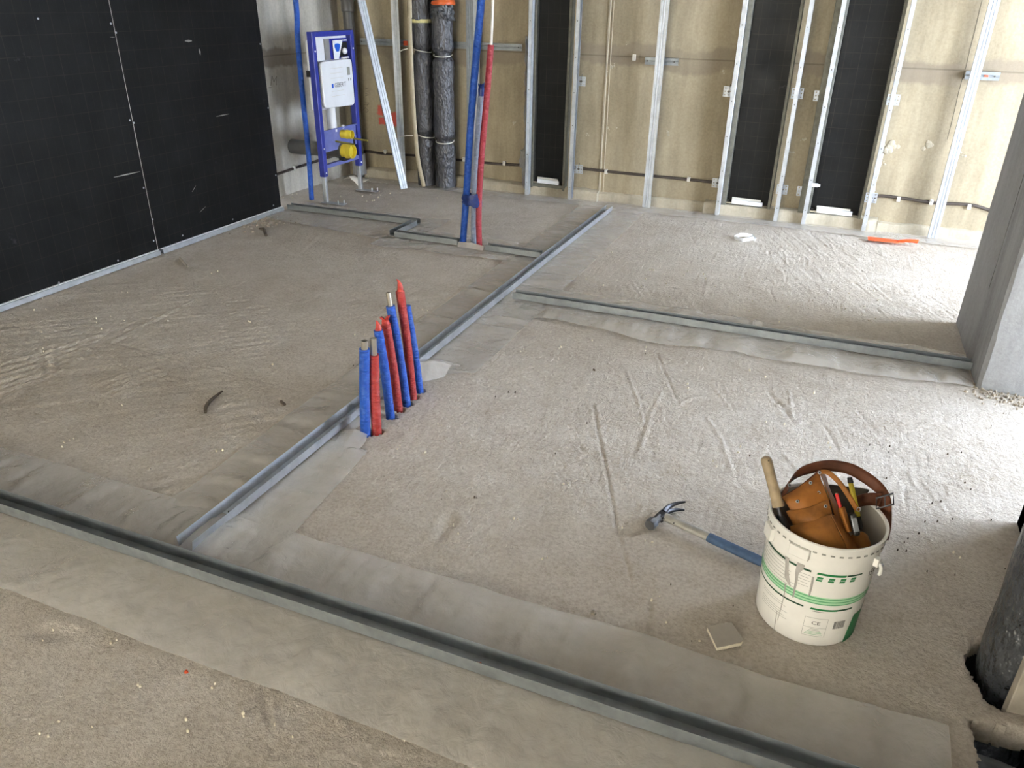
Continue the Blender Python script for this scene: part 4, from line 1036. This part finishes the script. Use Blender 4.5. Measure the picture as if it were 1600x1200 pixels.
# bars
a0, z_ = LZ(610, 428); a1, _ = LZ(1018, 415); patch(a0, a0+(a1-a0)*.6, z_-.0045, z_+.002, 'green', 'label_bar', .0007, slant=.02); patch(a0+(a1-a0)*.62, a1, z_-.003, z_+.002, 'dark_green', 'label_bar', .0007, slant=.02)
a0, z_ = LZ(545, 738); a1, _ = LZ(922, 725); patch(a0, a0+(a1-a0)*.62, z_-.004, z_+.002, 'green', 'label_bar', .0007, slant=.02); patch(a0+(a1-a0)*.62, a1, z_-.0035, z_+.0022, 'dark_green', 'label_bar', .0007, slant=.02)
a0, z_ = LZ(165, 125); a1, zq = LZ(562, 402); zm = (z_+zq)/2; patch(a0-.25, a1, zm-.003, zm+.003, 'dark_green', 'label_bar', .0007)
a0, z_ = LZ(118, 425); a1, zq = LZ(490, 715); zm = (z_+zq)/2; patch(a0-.25, a1, zm-.003, zm+.002, 'dark_green', 'label_bar', .0007)
# four green badges with small print
for (u, v, s) in ((630,485,'BLANC'),(737,500,'LOCAL'),(838,502,'SANS'),(928,490,'FACILE')):
    th, z = LZ(u, v); patch(th-.055, th+.045, z-.007, z+.007, 'green', 'label_badge', .0007, slant=.018); ptxt(s, th, z, .0052, 'white_ink', 'badge_print', .0011)
# column of small print on the turned-away side, grey
a0 = LZ(120, 300)[0]-.2
for k in range(9):
    zz = zm+.118-.0105*k
    patch(a0, LZ(330+18*k, 320+22*k)[0]-.05*(k % 3), zz, zz+.0012, 'ink_grey', 'print_line', .0007)
for k in range(5):
    zz = LZ(500, 440+26*k)[1]; a_ = LZ(450, 440)[0]; patch(a_, a_+.20-.03*(k % 2), zz, zz+.0011, 'ink_grey', 'print_line', .0007)
for k, zz in enumerate((.062,.069,.076,.083,.100,.107)):
    patch(LZ(110, 720)[0], LZ(330-30*(k % 3), 860)[0], zz, zz+.0011, 'ink_grey', 'print_line', .0007)
th, z = LZ(620, 778); patch(th-.11, th+.11, z-.0012, z+.0012, 'ink_grey', 'print_line', .0006)
# CE box
(aL, zU), (aR, zU2), (aB, zD) = LZ(505, 815), LZ(712, 845), LZ(490, 975)
zU = (zU+zU2)/2
for a_ in (aL, aR): patch(a_-.003, a_+.003, zD, zU, 'ink_grey', 'box_line', .0006)
for zz in (zD, zU, zD+(zU-zD)*.47): patch(aL, aR, zz-.0005, zz+.0005, 'ink_grey', 'box_line', .0006)
ptxt('CE', (aL+aR)/2, zD+(zU-zD)*.73, .0155, 'ink', 'conformity_mark', sx=1.2)
for k in range(5):
    zz = zD+(zU-zD)*(.40-.075*k); h_ = (aR-aL)*(.2+.05*k); c_ = (aL+aR)/2; patch(c_-h_, c_+h_, zz-.0008, zz+.0004, 'mid_green' if k > 1 else 'ink_grey', 'print_line', .0007)
# barcode
(aL, zt_), (aR, zb_) = LZ(765, 865), LZ(860, 850); zl = LZ(755, 930)[1]; x = aL; rng = random.Random(5)
while x < aR-.004:
    wd = rng.choice((.003,.005,.008)); patch(x, min(x+wd, aR), zl, (zt_+zb_)/2, 'ink', 'barcode_bar', .0007); x += wd+rng.choice((.003,.004,.006))
# green field
(a0, zt_), (a1, _), (a2, zb_) = LZ(930, 780), LZ(965, 830), LZ(845, 1040)
patch(a0-.05, a0+.75, zb_, zt_-.01, 'green', 'label_field', .0007, slant=.10)
ptxt('ISO', LZ(1080, 430)[0]+.10, LZ(1075, 430)[1], .028, 'ink', 'lettering', rot=.12)
# paint drips
def drip(pts, ws, nm='paint_drip'):
    P = [LZ(*p) for p in pts]; Q = catmull([(a_, z, 0) for a_, z in P], 6); W = np.interp(np.linspace(0, 1, len(Q)), np.linspace(0, 1, len(ws)), ws)
    def fn(u, v):
        i = int(round(v*(len(Q)-1))); q = Q[i]; return bpt(q[0]+(u-.5)*2*W[i]/R1, q[1], .0013+.0012*math.sin(PI*u))
    MB().grid(fn, 4, len(Q)-1).build(nm, 'drip', bk, smooth=180)
drip([(345,285),(345,340),(342,400),(345,480),(372,545)], [.0065,.006,.0055,.008,.002]); drip([(470,345),(455,385),(432,430),(425,500),(395,645)], [.010,.009,.0045,.0035,.002]); drip([(575,460),(560,540),(538,628)], [.0025,.003,.0022]); drip([(330,520),(315,635),(260,850)], [.002,.0012,.0004])
drip([(255,760),(240,860),(225,950)], [.0006,.001,.0006])
# tabs and bail ears
def ear(u, v, w, h, nm='rim_tab'):
    th, z = LZ(u, v); c = BC+np.array([(br(z)+.006)*math.cos(th), (br(z)+.006)*math.sin(th), z])
    MB().obox(c, ((-math.sin(th),math.cos(th),0),(0,0,1),(math.cos(th),math.sin(th),0)), (w,h,.0065)).build(nm, 'bucket_white', bk, bevel=.002)
    return th, c
ear(462, 228, .026, .015); ear(205, 55, .020, .019)
th, c = ear(1125, 320, .008, .012, 'bail_ear')
n_ = np.array([math.cos(th), math.sin(th), 0]); tg = np.array([-math.sin(th), math.cos(th), 0])
MB().tube(catmull([c+n_*.004, c+n_*.012-np.array([0,0,.01]), c+n_*.013+tg*.002-np.array([0,0,.028]), c+n_*.010+tg*.006-np.array([0,0,.036])], 6), .0045, 10).build('bail_end', 'bucket_white', bk, smooth=60)
bth = [th+PI*k/14 for k in range(15)]
MB().tube([BC+np.array([(br(.29)+.012)*math.cos(q), (br(.29)+.012)*math.sin(q), .262-.10*math.sin(PI*k/14)]) for k, q in enumerate(bth)], .003, 8).build('bail_wire', 'zinc', bk, smooth=60)

# ================================================================== TOOL BELT IN THE BUCKET
def ZB8(u, v, Y): return PY(1160+u/6.154, 700+v/6.154, Y)
def sheet(rows, name, mat, parent, th=.003, nu=16, nv=12, bulge=0.0, ripple=.0015, seed=0):
    P_ = [catmull(r, 4) for r in rows]; m = len(P_[0]); cols = [catmull([r[j] for r in P_], 4) for j in range(m)]; n = len(cols[0])
    V = []; Fc = []
    for i in range(n):
        for j in range(m):
            p = np.array(cols[j][i]); V.append(p+np.array([ripple*sn(i*.6+seed, j*.6), -bulge*math.sin(PI*j/(m-1))*math.sin(PI*min(1, i/(n-1))), ripple*sn(i*.8, j*.7+seed)]))
    for i in range(n-1):
        for j in range(m-1): Fc.append((i*m+j, i*m+j+1, (i+1)*m+j+1, (i+1)*m+j))
    return MB().add(V, Fc).build(name, mat, parent, solid=th, sub=1, smooth=180)
Z = ZB8
tb = thing('tool_belt', BC+np.array([0,0,.05]), 'brown leather tool belt with tan pouches stuffed into the bucket', 'tool belt')
sheet([[Z(420,760,1.745), Z(620,705,1.742), Z(845,628,1.76)], [Z(470,840,1.722), Z(690,800,1.715), Z(925,790,1.735)], [Z(560,950,1.71), Z(780,930,1.70), Z(1005,960,1.715)], [Z(640,1130,1.70), Z(830,1130,1.69), Z(1030,1130,1.70)]], 'front_pocket', 'leather', tb, bulge=.012, seed=2)
sheet([[Z(845,628,1.76), Z(870,640,1.78), Z(900,640,1.80)], [Z(925,790,1.735), Z(975,800,1.755), Z(1010,800,1.785)], [Z(1005,960,1.715), Z(1070,970,1.74), Z(1110,960,1.77)], [Z(1030,1130,1.70), Z(1110,1130,1.72), Z(1150,1130,1.76)]], 'pocket_gusset', 'leather2', tb, seed=5)
sheet([[Z(415,600,1.775), Z(620,575,1.768), Z(830,488,1.80)], [Z(440,660,1.765), Z(650,640,1.755), Z(850,560,1.785)], [Z(480,730,1.755), Z(680,700,1.75), Z(870,640,1.77)], [Z(520,860,1.74), Z(720,860,1.735), Z(920,800,1.75)]], 'second_pocket', 'leather', tb, bulge=.012, seed=8)
sheet([[Z(365,478,1.80), Z(530,385,1.83), Z(735,222,1.865)], [Z(400,510,1.785), Z(580,440,1.80), Z(770,330,1.84)], [Z(450,580,1.775), Z(620,540,1.78), Z(820,450,1.815)], [Z(480,650,1.77), Z(660,620,1.772), Z(850,540,1.80)]], 'pouch_flap', 'leather2', tb, bulge=.006, seed=11)
sheet([[Z(735,222,1.865), Z(770,225,1.88), Z(800,260,1.90)], [Z(800,380,1.83), Z(830,400,1.85), Z(850,420,1.88)], [Z(850,520,1.80), Z(900,560,1.82), Z(930,580,1.86)], [Z(900,700,1.78), Z(960,740,1.80), Z(1000,740,1.84)]], 'pouch_side', 'leather', tb, seed=14)
# stitching edge
MB().tube(catmull([Z(365,480,1.799), Z(530,388,1.829), Z(735,225,1.864)], 8), .0028, 6).build('rolled_edge', 'belt', tb, smooth=60)
for (u, v, Y) in ((530,512,1.778),(655,335,1.826),(735,430,1.812),(452,357,1.862),(800,560,1.766),(742,236,1.855)):
    c = Z(u, v, Y); n_ = -ray(1160+u/6.154, 700+v/6.154); n_ = n_/np.linalg.norm(n_)
    a_ = np.cross(n_, (0,0,1)); a_ /= np.linalg.norm(a_); b_ = np.cross(n_, a_)
    g_ = MB().tube([c+n_*.003+(a_*math.cos(t)+b_*math.sin(t))*.0033 for t in np.linspace(0, 2*PI, 17)], .0012, 6, caps=False).build('grommet', 'zinc', tb, smooth=60)
    MB().add([c+n_*.0025+(a_*math.cos(t)+b_*math.sin(t))*.0026 for t in np.linspace(0, 2*PI, 13)[:-1]], [tuple(range(12))]).build('grommet_hole', 'black', g_)
def ribbon(pts, up, wid, name, mat, parent, th=.0034, k=10):
    """band swept along pts, its width direction given per point"""
    C = catmull(pts, k); U = catmull(up, k); V = []; Fc = []
    for c, u_ in zip(C, U):
        u_ = u_/np.linalg.norm(u_)
        for s in (-1, -.33, .33, 1): V.append(c+u_*wid/2*s)
    for i in range(len(C)-1):
        for j in range(3): Fc.append((i*4+j, i*4+j+1, (i+1)*4+j+1, (i+1)*4+j))
    return MB().add(V, Fc).build(name, mat, parent, solid=th, smooth=180)
up_ = np.array([0,.35,1.0])
ribbon([Z(400,450,1.86), Z(440,340,1.90), Z(540,240,1.935), Z(700,185,1.955), Z(860,170,1.96), Z(1030,200,1.95), Z(1180,280,1.935), Z(1300,375,1.92), Z(1365,470,1.90), Z(1375,600,1.895), Z(1370,740,1.90), Z(1345,870,1.91)],
       [np.array(q) for q in ((.5,.2,1),(.4,.2,1),(.2,.3,1),(0,.35,1),(-.0,.3,1),(.15,.3,1),(.45,.3,.9),(.75,.1,.6),(1,-.3,.1),(1,-.3,.0),(1,-.2,.1),(1,-.2,.1))], .031, 'waist_strap', 'belt', tb)
ribbon([Z(1085,520,1.88), Z(1160,500,1.90), Z(1250,490,1.90), Z(1330,500,1.885)], [np.array((0,.2,1.0))]*4, .036, 'strap_return', 'belt', tb)
ribbon([Z(745,225,1.86), Z(830,240,1.85), Z(930,330,1.84), Z(1010,440,1.83), Z(1070,540,1.825), Z(1105,600,1.825)], [np.array(q) for q in ((.3,.6,.8),(.5,.4,.8),(.8,.2,.5),(.9,.1,.4),(.9,.1,.3),(.9,.1,.3))], .013, 'tool_loop', 'leather', tb)
# buckle
q = [Z(1287,482,1.875), Z(1452,436,1.875), Z(1454,540,1.868), Z(1288,584,1.868)]
MB().tube(q+[q[0], q[1]], .0026, 8).tube([(q[0]+q[1])/2*0+Z(1370,460,1.874), Z(1370,562,1.868)], .0018, 6).build('buckle', 'steel_dark', tb, smooth=60)
sheet([[Z(800,345,1.93), Z(1000,365,1.935), Z(1240,395,1.93)], [Z(830,500,1.91), Z(1010,520,1.91), Z(1110,560,1.905)], [Z(860,680,1.89), Z(1010,700,1.885), Z(1100,700,1.88)]], 'back_panel', 'canvas', tb, seed=20)
sheet([[Z(918,582,1.80), Z(950,570,1.79), Z(985,560,1.80)], [Z(960,700,1.785), Z(990,690,1.775), Z(1020,685,1.79)], [Z(1000,815,1.77), Z(1030,810,1.76), Z(1055,800,1.775)]], 'pencil_sleeve', 'leather2', tb, bulge=.006, seed=22)
sheet([[Z(1040,840,1.79), Z(1140,800,1.80), Z(1200,830,1.82)], [Z(1070,900,1.775), Z(1150,890,1.78), Z(1235,915,1.80)], [Z(1100,1000,1.76), Z(1180,1000,1.765), Z(1250,1000,1.79)]], 'small_pocket', 'leather', tb, seed=26)
c = Z(1118,590,1.82); MB().tube([c+np.array([.004*math.cos(t), 0, .006*math.sin(t)]) for t in np.linspace(0, 2*PI, 13)], .0012, 6, caps=False).build('steel_ring', 'zinc', tb, smooth=60)
# lower body of the pouch inside the bucket so nothing hangs in the air
MB().tube([BC+np.array([-.01,-.01,.012]), BC+np.array([-.01,-.01,.12]), BC+np.array([0,.0,.25])], [.07,.085,.075], 16, sq=(1,.8), ref=(1,0,0)).build('pouch_body', 'leather', tb, smooth=60)
# tape measure
tm = thing('tape_measure', Z(1080,740,1.79), 'dark tape measure clipped to the tool belt', 'tape measure')
A_ = Z(1050,625,1.80); B_ = Z(1095,840,1.775); ax = (B_-A_)/np.linalg.norm(B_-A_); sd = np.array([1,.1,0]); sd = sd-ax*(sd@ax)
def rbox(mb, c, ax_, h, n=4): return mb.obox(c, ax_, h)
MB().obox((A_+B_)/2, (sd, np.cross(sd, ax), ax), (.0085,.018,np.linalg.norm(B_-A_)/2)).build('case', 'black', tm, bevel=.006)
fr = np.cross(ax, sd); fr = fr/np.linalg.norm(fr); fr = fr if fr[1] < 0 else -fr
MB().obox((A_+B_)/2+fr*.0183, (sd, fr, ax), (.0062,.0012,np.linalg.norm(B_-A_)/2*.62)).build('belt_clip', 'steel', tm, bevel=.001)
# cutter knife
kn = thing('cutter_knife', Z(1080,500,1.86), 'yellow cutter knife with a black end in the tool belt', 'knife')
A_ = Z(1032,290,1.885); B_ = Z(1052,480,1.872); C_ = Z(1115,670,1.855)
ax = (C_-A_)/np.linalg.norm(C_-A_)
MB().tube([A_+ax*.008, (A_+C_)/2, C_], [.0062,.0066,.0060], 10, sq=(1,.7), ref=(1,0,0)).build('handle', 'yellow', kn, smooth=60)
MB().tube([A_-ax*.002, A_+ax*.0125], [.0060,.0074], 10, sq=(1,.75), ref=(1,0,0)).build('end_cap', 'black', kn, smooth=40)
MB().tube([C_-ax*.004, C_+ax*.03], .0064, 10, sq=(1,.7), ref=(1,0,0)).build('nose', 'black', kn, smooth=40)
# pencil
A_ = Z(905,440,1.815); B_ = Z(975,690,1.785); pc = thing('carpenter_pencil', B_, 'red carpenter pencil poking out of its leather sleeve', 'pencil')
MB().tube([A_, B_], .0042, 6, sq=(1,.6), ref=(1,0,0)).build('barrel', 'red_pencil', pc)
ax = (B_-A_)/np.linalg.norm(B_-A_); MB().tube([A_-ax*.0015, A_+ax*.002], .0036, 6, sq=(1,.6), ref=(1,0,0)).build('cut_end', 'wood', pc)
# wooden handle
A_ = Z(228,105,1.80); B_ = Z(335,520,1.765); C_ = B_+(B_-A_)*.9+np.array([.02,0,-.04]); tw = thing('trowel', C_, 'worn pale wooden trowel handle leaning on the bucket rim', 'trowel')
ax = (B_-A_)/np.linalg.norm(B_-A_)
LT = np.linalg.norm(B_-A_)+.02; tt = np.concatenate([np.array([0,.002,.005,.009,.014]), np.linspace(.02, LT, 12)])
rr_ = [.0149*math.sqrt(max(.03, 1-((.014-min(q, .014))/.0142)**2))*(1-.10*math.sin(PI*q/LT)) for q in tt]
MB().tube([A_-ax*.008+ax*q for q in tt], rr_, 18, sq=(1,.72), ref=(1,0,0)).build('handle', 'wood', tw, smooth=60)
hc = Z(252,122,1.791); nn = -ray(1160+252/6.154, 700+122/6.154); nn /= np.linalg.norm(nn)
MB().tube([hc-nn*.004, hc+nn*.0012], .0024, 8).build('hanging_hole', 'dark_crumb', tw)
MB().tube([B_+ax*.01, B_+ax*.06, C_], [.0075,.005,.004], 10).build('tang', 'steel_dark', tw, smooth=60)
# black handle of another tool
A_ = Z(345,660,1.765); B_ = Z(440,800,1.735); pk = thing('pliers', B_, 'black tool handle tucked against the inside of the bucket', 'tool')
MB().tube(catmull([A_, Z(380,690,1.75), B_, B_+(B_-A_)*1.2], 5), [.006,.0085,.0105,.0115,.0115,.011,.011,.0105,.010,.010,.010,.010,.010,.010,.010,.009], 12).build('grip', 'black', pk, smooth=60)

# ================================================================== HAMMER
hm = thing('claw_hammer', (-.285, 2.06, .004), 'claw hammer with steel head and blue grip lying on the floor', 'hammer')
hd = np.array([.952,-.306,0]); hd /= np.linalg.norm(hd); pd = np.array([-hd[1]*-1, -hd[0], 0.0]); pd = np.array([hd[1], -hd[0], 0.0])   # poll direction (towards viewer)
hc = PG(1036, 806, .024)
hc[2] = .0235
upv = np.array([0,0,1.0])
def hl(h_, p_, z_=0): return hc+hd*h_*1.1+pd*p_*1.22+upv*z_*1.2
nsd = [(.004,1),(.010,1)]
MB().tube([hl(-.003,-.014), hl(-.003,.018)], [.0175,.0175], 4, sq=(1,1.0), ref=hd+upv).build('head_block', 'steel_dark', hm, bevel=.003)
MB().tube([hl(-.004,.012), hl(-.005,.024), hl(-.005,.036), hl(-.006,.040), hl(-.006,.056), hl(-.006,.060)], [.0150,.0130,.0138,.0190,.0196,.0170], 8, ref=hd).build('poll', 'steel', hm, smooth=30)
for s in (-1, 1):
    path = [hl(-.003,-.006,s*.004), hl(-.006,-.022,s*.006), hl(-.003,-.042,s*.0085), hl(.008,-.062,s*.011), hl(.024,-.078,s*.0135)]
    C = catmull(path, 5); n = len(C)
    MB().tube(C, [(.0155-.0115*(i/(n-1))**.9) for i in range(n)], 8, sq=(.95,.70), ref=upv).build('claw', 'steel_dark', hm, smooth=50)
L1 = .180; L2 = .315
def hs(x): return hl(x, 0, -.004*x/L2)
MB().tube([hs(.006), hs(.02), hs(.09), hs(L1)], [.0145,.0145,.0138,.0140], 18, sq=(1.1,.85), ref=pd).build('shaft', 'hammer_shaft', hm, smooth=60)
MB().tube(catmull([hs(L1-.035)+upv*.001, hs(L1-.02), hs(L1+.06), hs(L2-.04), hs(L2)], 6), list(np.interp(np.linspace(0,1,25), [0,.12,.5,.85,1], [.0138,.0150,.0152,.0156,.0130])), 18, sq=(1.15,.9), ref=pd).build('grip', 'grip', hm, smooth=60)
for x in (.012, .043): 
    c = hs(x)+pd*.0150+upv*.004; MB().tube([c-pd*.003, c+pd*.0012], .0022, 8).build('rivet_hole', 'black', hm)

# ================================================================== SMALL THINGS ON THE FLOOR
po = thing('plasterboard_offcut', PG(1128, 1000), 'small square plasterboard offcut with a white broken edge', 'offcut')
P0, P1, P2, P3 = PG(1104,987), PG(1119,1019), PG(1157,1010), PG(1142,979)
for z_, h_, mt, nm in ((.005,.0095,'plaster','gypsum_core'), (.0145,.0012,'cardboard_grey','paper_face'), (.004,.001,'cardboard_grey','paper_back')):
    k = 0 if mt != 'plaster' else .0016
    MB().prism([np.array([p[0], p[1], z_]) for p in (P0, P1, P1*.62+P2*.38+np.array([.0,-.001-k,0]), P2+np.array([0,.0-k*2,0]), P2+np.array([.004,.012,0]), P3, P3*.5+P0*.5+np.array([0,.004,0]))], (0,0,h_)).build(nm, mt, po, bevel=.0006)
# orange spatula by the wall
A_ = PG(1356,372,.02); B_ = PG(1422,379,.02); sp = thing('orange_spatula', (A_+B_)/2*np.array([1,1,0])+np.array([0,0,.012]), 'orange plastic spatula lying at the foot of the wall', 'spatula')
d_ = (B_-A_)/np.linalg.norm(B_-A_); s_ = np.array([-d_[1], d_[0], 0])
A_[2] = .016; B_[2] = .016
MB().prism([A_-s_*.045, A_+d_*.20-s_*.035, A_+d_*.24-s_*.012, A_+d_*.24+s_*.014, A_+d_*.18+s_*.035, A_+s_*.045], (0,0,.005)).build('blade', 'orange', sp, bevel=.001)
MB().tube(catmull([A_+d_*.20+upv*.006, A_+d_*.26+upv*.016, (A_+d_*.32)+upv*.018, B_+upv*.012], 5), list(np.interp(np.linspace(0,1,16), [0,.3,.8,1], [.012,.016,.018,.008])), 12, sq=(.7,1), ref=upv).build('handle', 'orange', sp, smooth=60)
# white folded offcut
A_ = PG(1148,371,.012); mb = MB()
mb.tube(catmull([A_, PG(1158,367,.03), PG(1174,369,.012), PG(1180,374,.012)], 5), .008, 8, sq=(1.6,.5), ref=upv); mb.tube(catmull([A_, PG(1160,375,.010), PG(1178,372,.03)], 5), .008, 8, sq=(1.6,.5), ref=upv)
tag(mb.build('plastic_strap', 'white_plastic', smooth=60), 'white folded plastic strap on the floor before the black panels', 'strap')
tag(MB().tube(catmull([PG(321,645,.004), PG(322,636,.006), PG(330,625,.007), PG(347,611,.004)], 6), [.008*(.5+.5*math.sin(PI*min(1,(i+2)/20))) for i in range(19)], 7).build('bent_offcut', 'dark_crumb', smooth=60), 'bent brown offcut lying on the floor far from the bucket', 'offcut')
tag(MB().tube([PG(281,404,.004), PG(293,416,.006)], [.012,.007], 7, sq=(1,.5)).build('wood_chip', 'plank'), 'pale wood chip on the floor near the black partition', 'wood chip')
tag(MB().tube([PG(439,627,.004), PG(445,632,.005)], .006, 6).build('dark_stub', 'dark_crumb'), 'tiny dark stub on the floor beside the lengthwise film', 'debris')
tag(MB().tube([PG(416,368,.004), PG(412,358,.02), PG(405,357,.004)], [.010,.013,.006], 7).build('cable_offcut', 'dark_crumb'), 'dark curled cable offcut by the rubble near the partition', 'offcut')
for (x, y, s), lb in (((291,1050,.006),'orange fleck on the floor in the near foreground'), ((927,958,.010),'brown chip on the floor at the film edge')):
    p = PG(x, y, .004); tag(MB().lathe([(s,0),(s*.8,s*.5),(s*.2,s*.8)], p, 7, caps=(True, True), wob=lambda a, z: .5*sn(a*2, x)).build('fleck', 'orange_mark' if 'orange' in lb else 'plank'), lb, 'debris')
def crumbs(name, spots, mat, label, seed):
    rng = random.Random(seed); mb = MB()
    for (x, y, s, n, r) in spots:
        c = PG(x, y)
        for k in range(n):
            px_, py_ = c[0]+rng.gauss(0, s), c[1]+rng.gauss(0, s)
            if math.hypot(px_-.157, py_-1.806) < .15: continue
            rr = r*rng.uniform(.35, 1)
            q = [(rng.uniform(.6,1.1)*rr*math.cos(t)+px_, rng.uniform(.6,1.1)*rr*math.sin(t)+py_) for t in np.linspace(0, 2*PI, 6)[:-1]]
            zt_ = rr*rng.uniform(.3, .7)
            mb.add([(a_, b_, -.006) for a_, b_ in q]+[(px_+(a_-px_)*.7+rng.gauss(0,rr*.1), py_+(b_-py_)*.7, zt_) for a_, b_ in q], [(i, (i+1) % 5, 5+(i+1) % 5, 5+i) for i in range(5)]+[(5,6,7,8,9)])
    tag(mb.build(name, mat), label, 'debris', kind='stuff')
crumbs('mortar_rubble', [(395,350,.10,60,.018),(430,346,.08,30,.014),(1540,612,.04,40,.010),(1570,622,.05,40,.009),(1590,630,.04,20,.008)], 'crumb', 'loose grey mortar rubble by the partition corner and the pillar foot', 1)
rng = random.Random(9)
crumbs('pale_crumbs', [(rng.uniform(40,1500), rng.uniform(420,1150), .02, 2, .0055) for k in range(90)]+[(450,300,.10,14,.008),(600,310,.2,20,.008),(1200,470,.3,30,.006),(1000,430,.3,20,.006),(195,497,.2,10,.007)], 'plaster', 'scattered pale crumbs on the screed floor', 2)
crumbs('dark_grit', [(rng.uniform(1350,1590), rng.uniform(660,900), .02, 1, .0038) for k in range(30)]+[(rng.uniform(200,1300), rng.uniform(430,1000), .02, 1, .0035) for k in range(40)]+[(800,612,.01,2,.006),(925,577,.008,2,.007),(740,776,.01,3,.006)], 'dark_crumb', 'scattered dark grit on the screed floor', 3)

# ================================================================== PIPE SHAFT AT THE NEAR WALL
sc = np.array([.672, 1.792])
o = thing('shaft_pipe', (sc[0], sc[1], -.6), 'thick black foil-wrapped pipe in the floor shaft', 'pipe')
n, m = 90, 30; V = []; Fc = []
for i in range(n+1):
    z = -.6+(CEIL+.58)*i/n
    for k in range(m):
        an = 2*PI*k/m; r = .100*(1+.05*sn(z*6, math.cos(an)*2)+.03*sn(z*18+3, an*3)+.02*sn(an*5, z*3))*(1-.25*math.exp(-((z+.14)/.10)**2))
        V.append((sc[0]+r*math.cos(an), sc[1]+r*math.sin(an), z))
for i in range(n):
    for k in range(m): Fc.append((i*m+k, i*m+(k+1) % m, (i+1)*m+(k+1) % m, (i+1)*m+k))
MB().add(V, Fc).build('foil_wrap', 'wrap2', o, smooth=75)
pkx = [PG(1545,1092), PG(1580,1100)]
tag(MB().obox((.660, 1.664, .98), ((1,.1,0),(-.1,1,0),(0,0,1)), (.036,.013,1.04)).build('shaft_plank', 'plank', bevel=.003), 'dusty pale plank standing in front of the shaft pipe', 'plank')
tag(MB().obox((.738, 1.664, .98), ((1,.1,0),(-.1,1,0),(0,0,1)), (.026,.012,1.04)).build('shaft_plank', 'plank', bevel=.003), 'second dusty plank tight against the near wall', 'plank')
tag(MB().lathe([(.055,-.6),(.055,CEIL-.01)], (.745, 1.545, 0), 26, wob=lambda a, z: .05*sn(a*3, z*9)).build('shaft_pipe', 'wrap2', smooth=70), 'thinner grey wrapped pipe at the bottom corner of the picture', 'pipe')
def ff(u, v):
    x = .543+.23*u; y = 1.500-.25*v-.012*u; return (x, y, -.010-.02*u+.010*sn(u*5, v*5))
tag(MB().grid(ff, 10, 10).build('shaft_membrane', 'membrane', solid=.002, smooth=80), 'blue-grey membrane lying over the shaft edge', 'membrane')
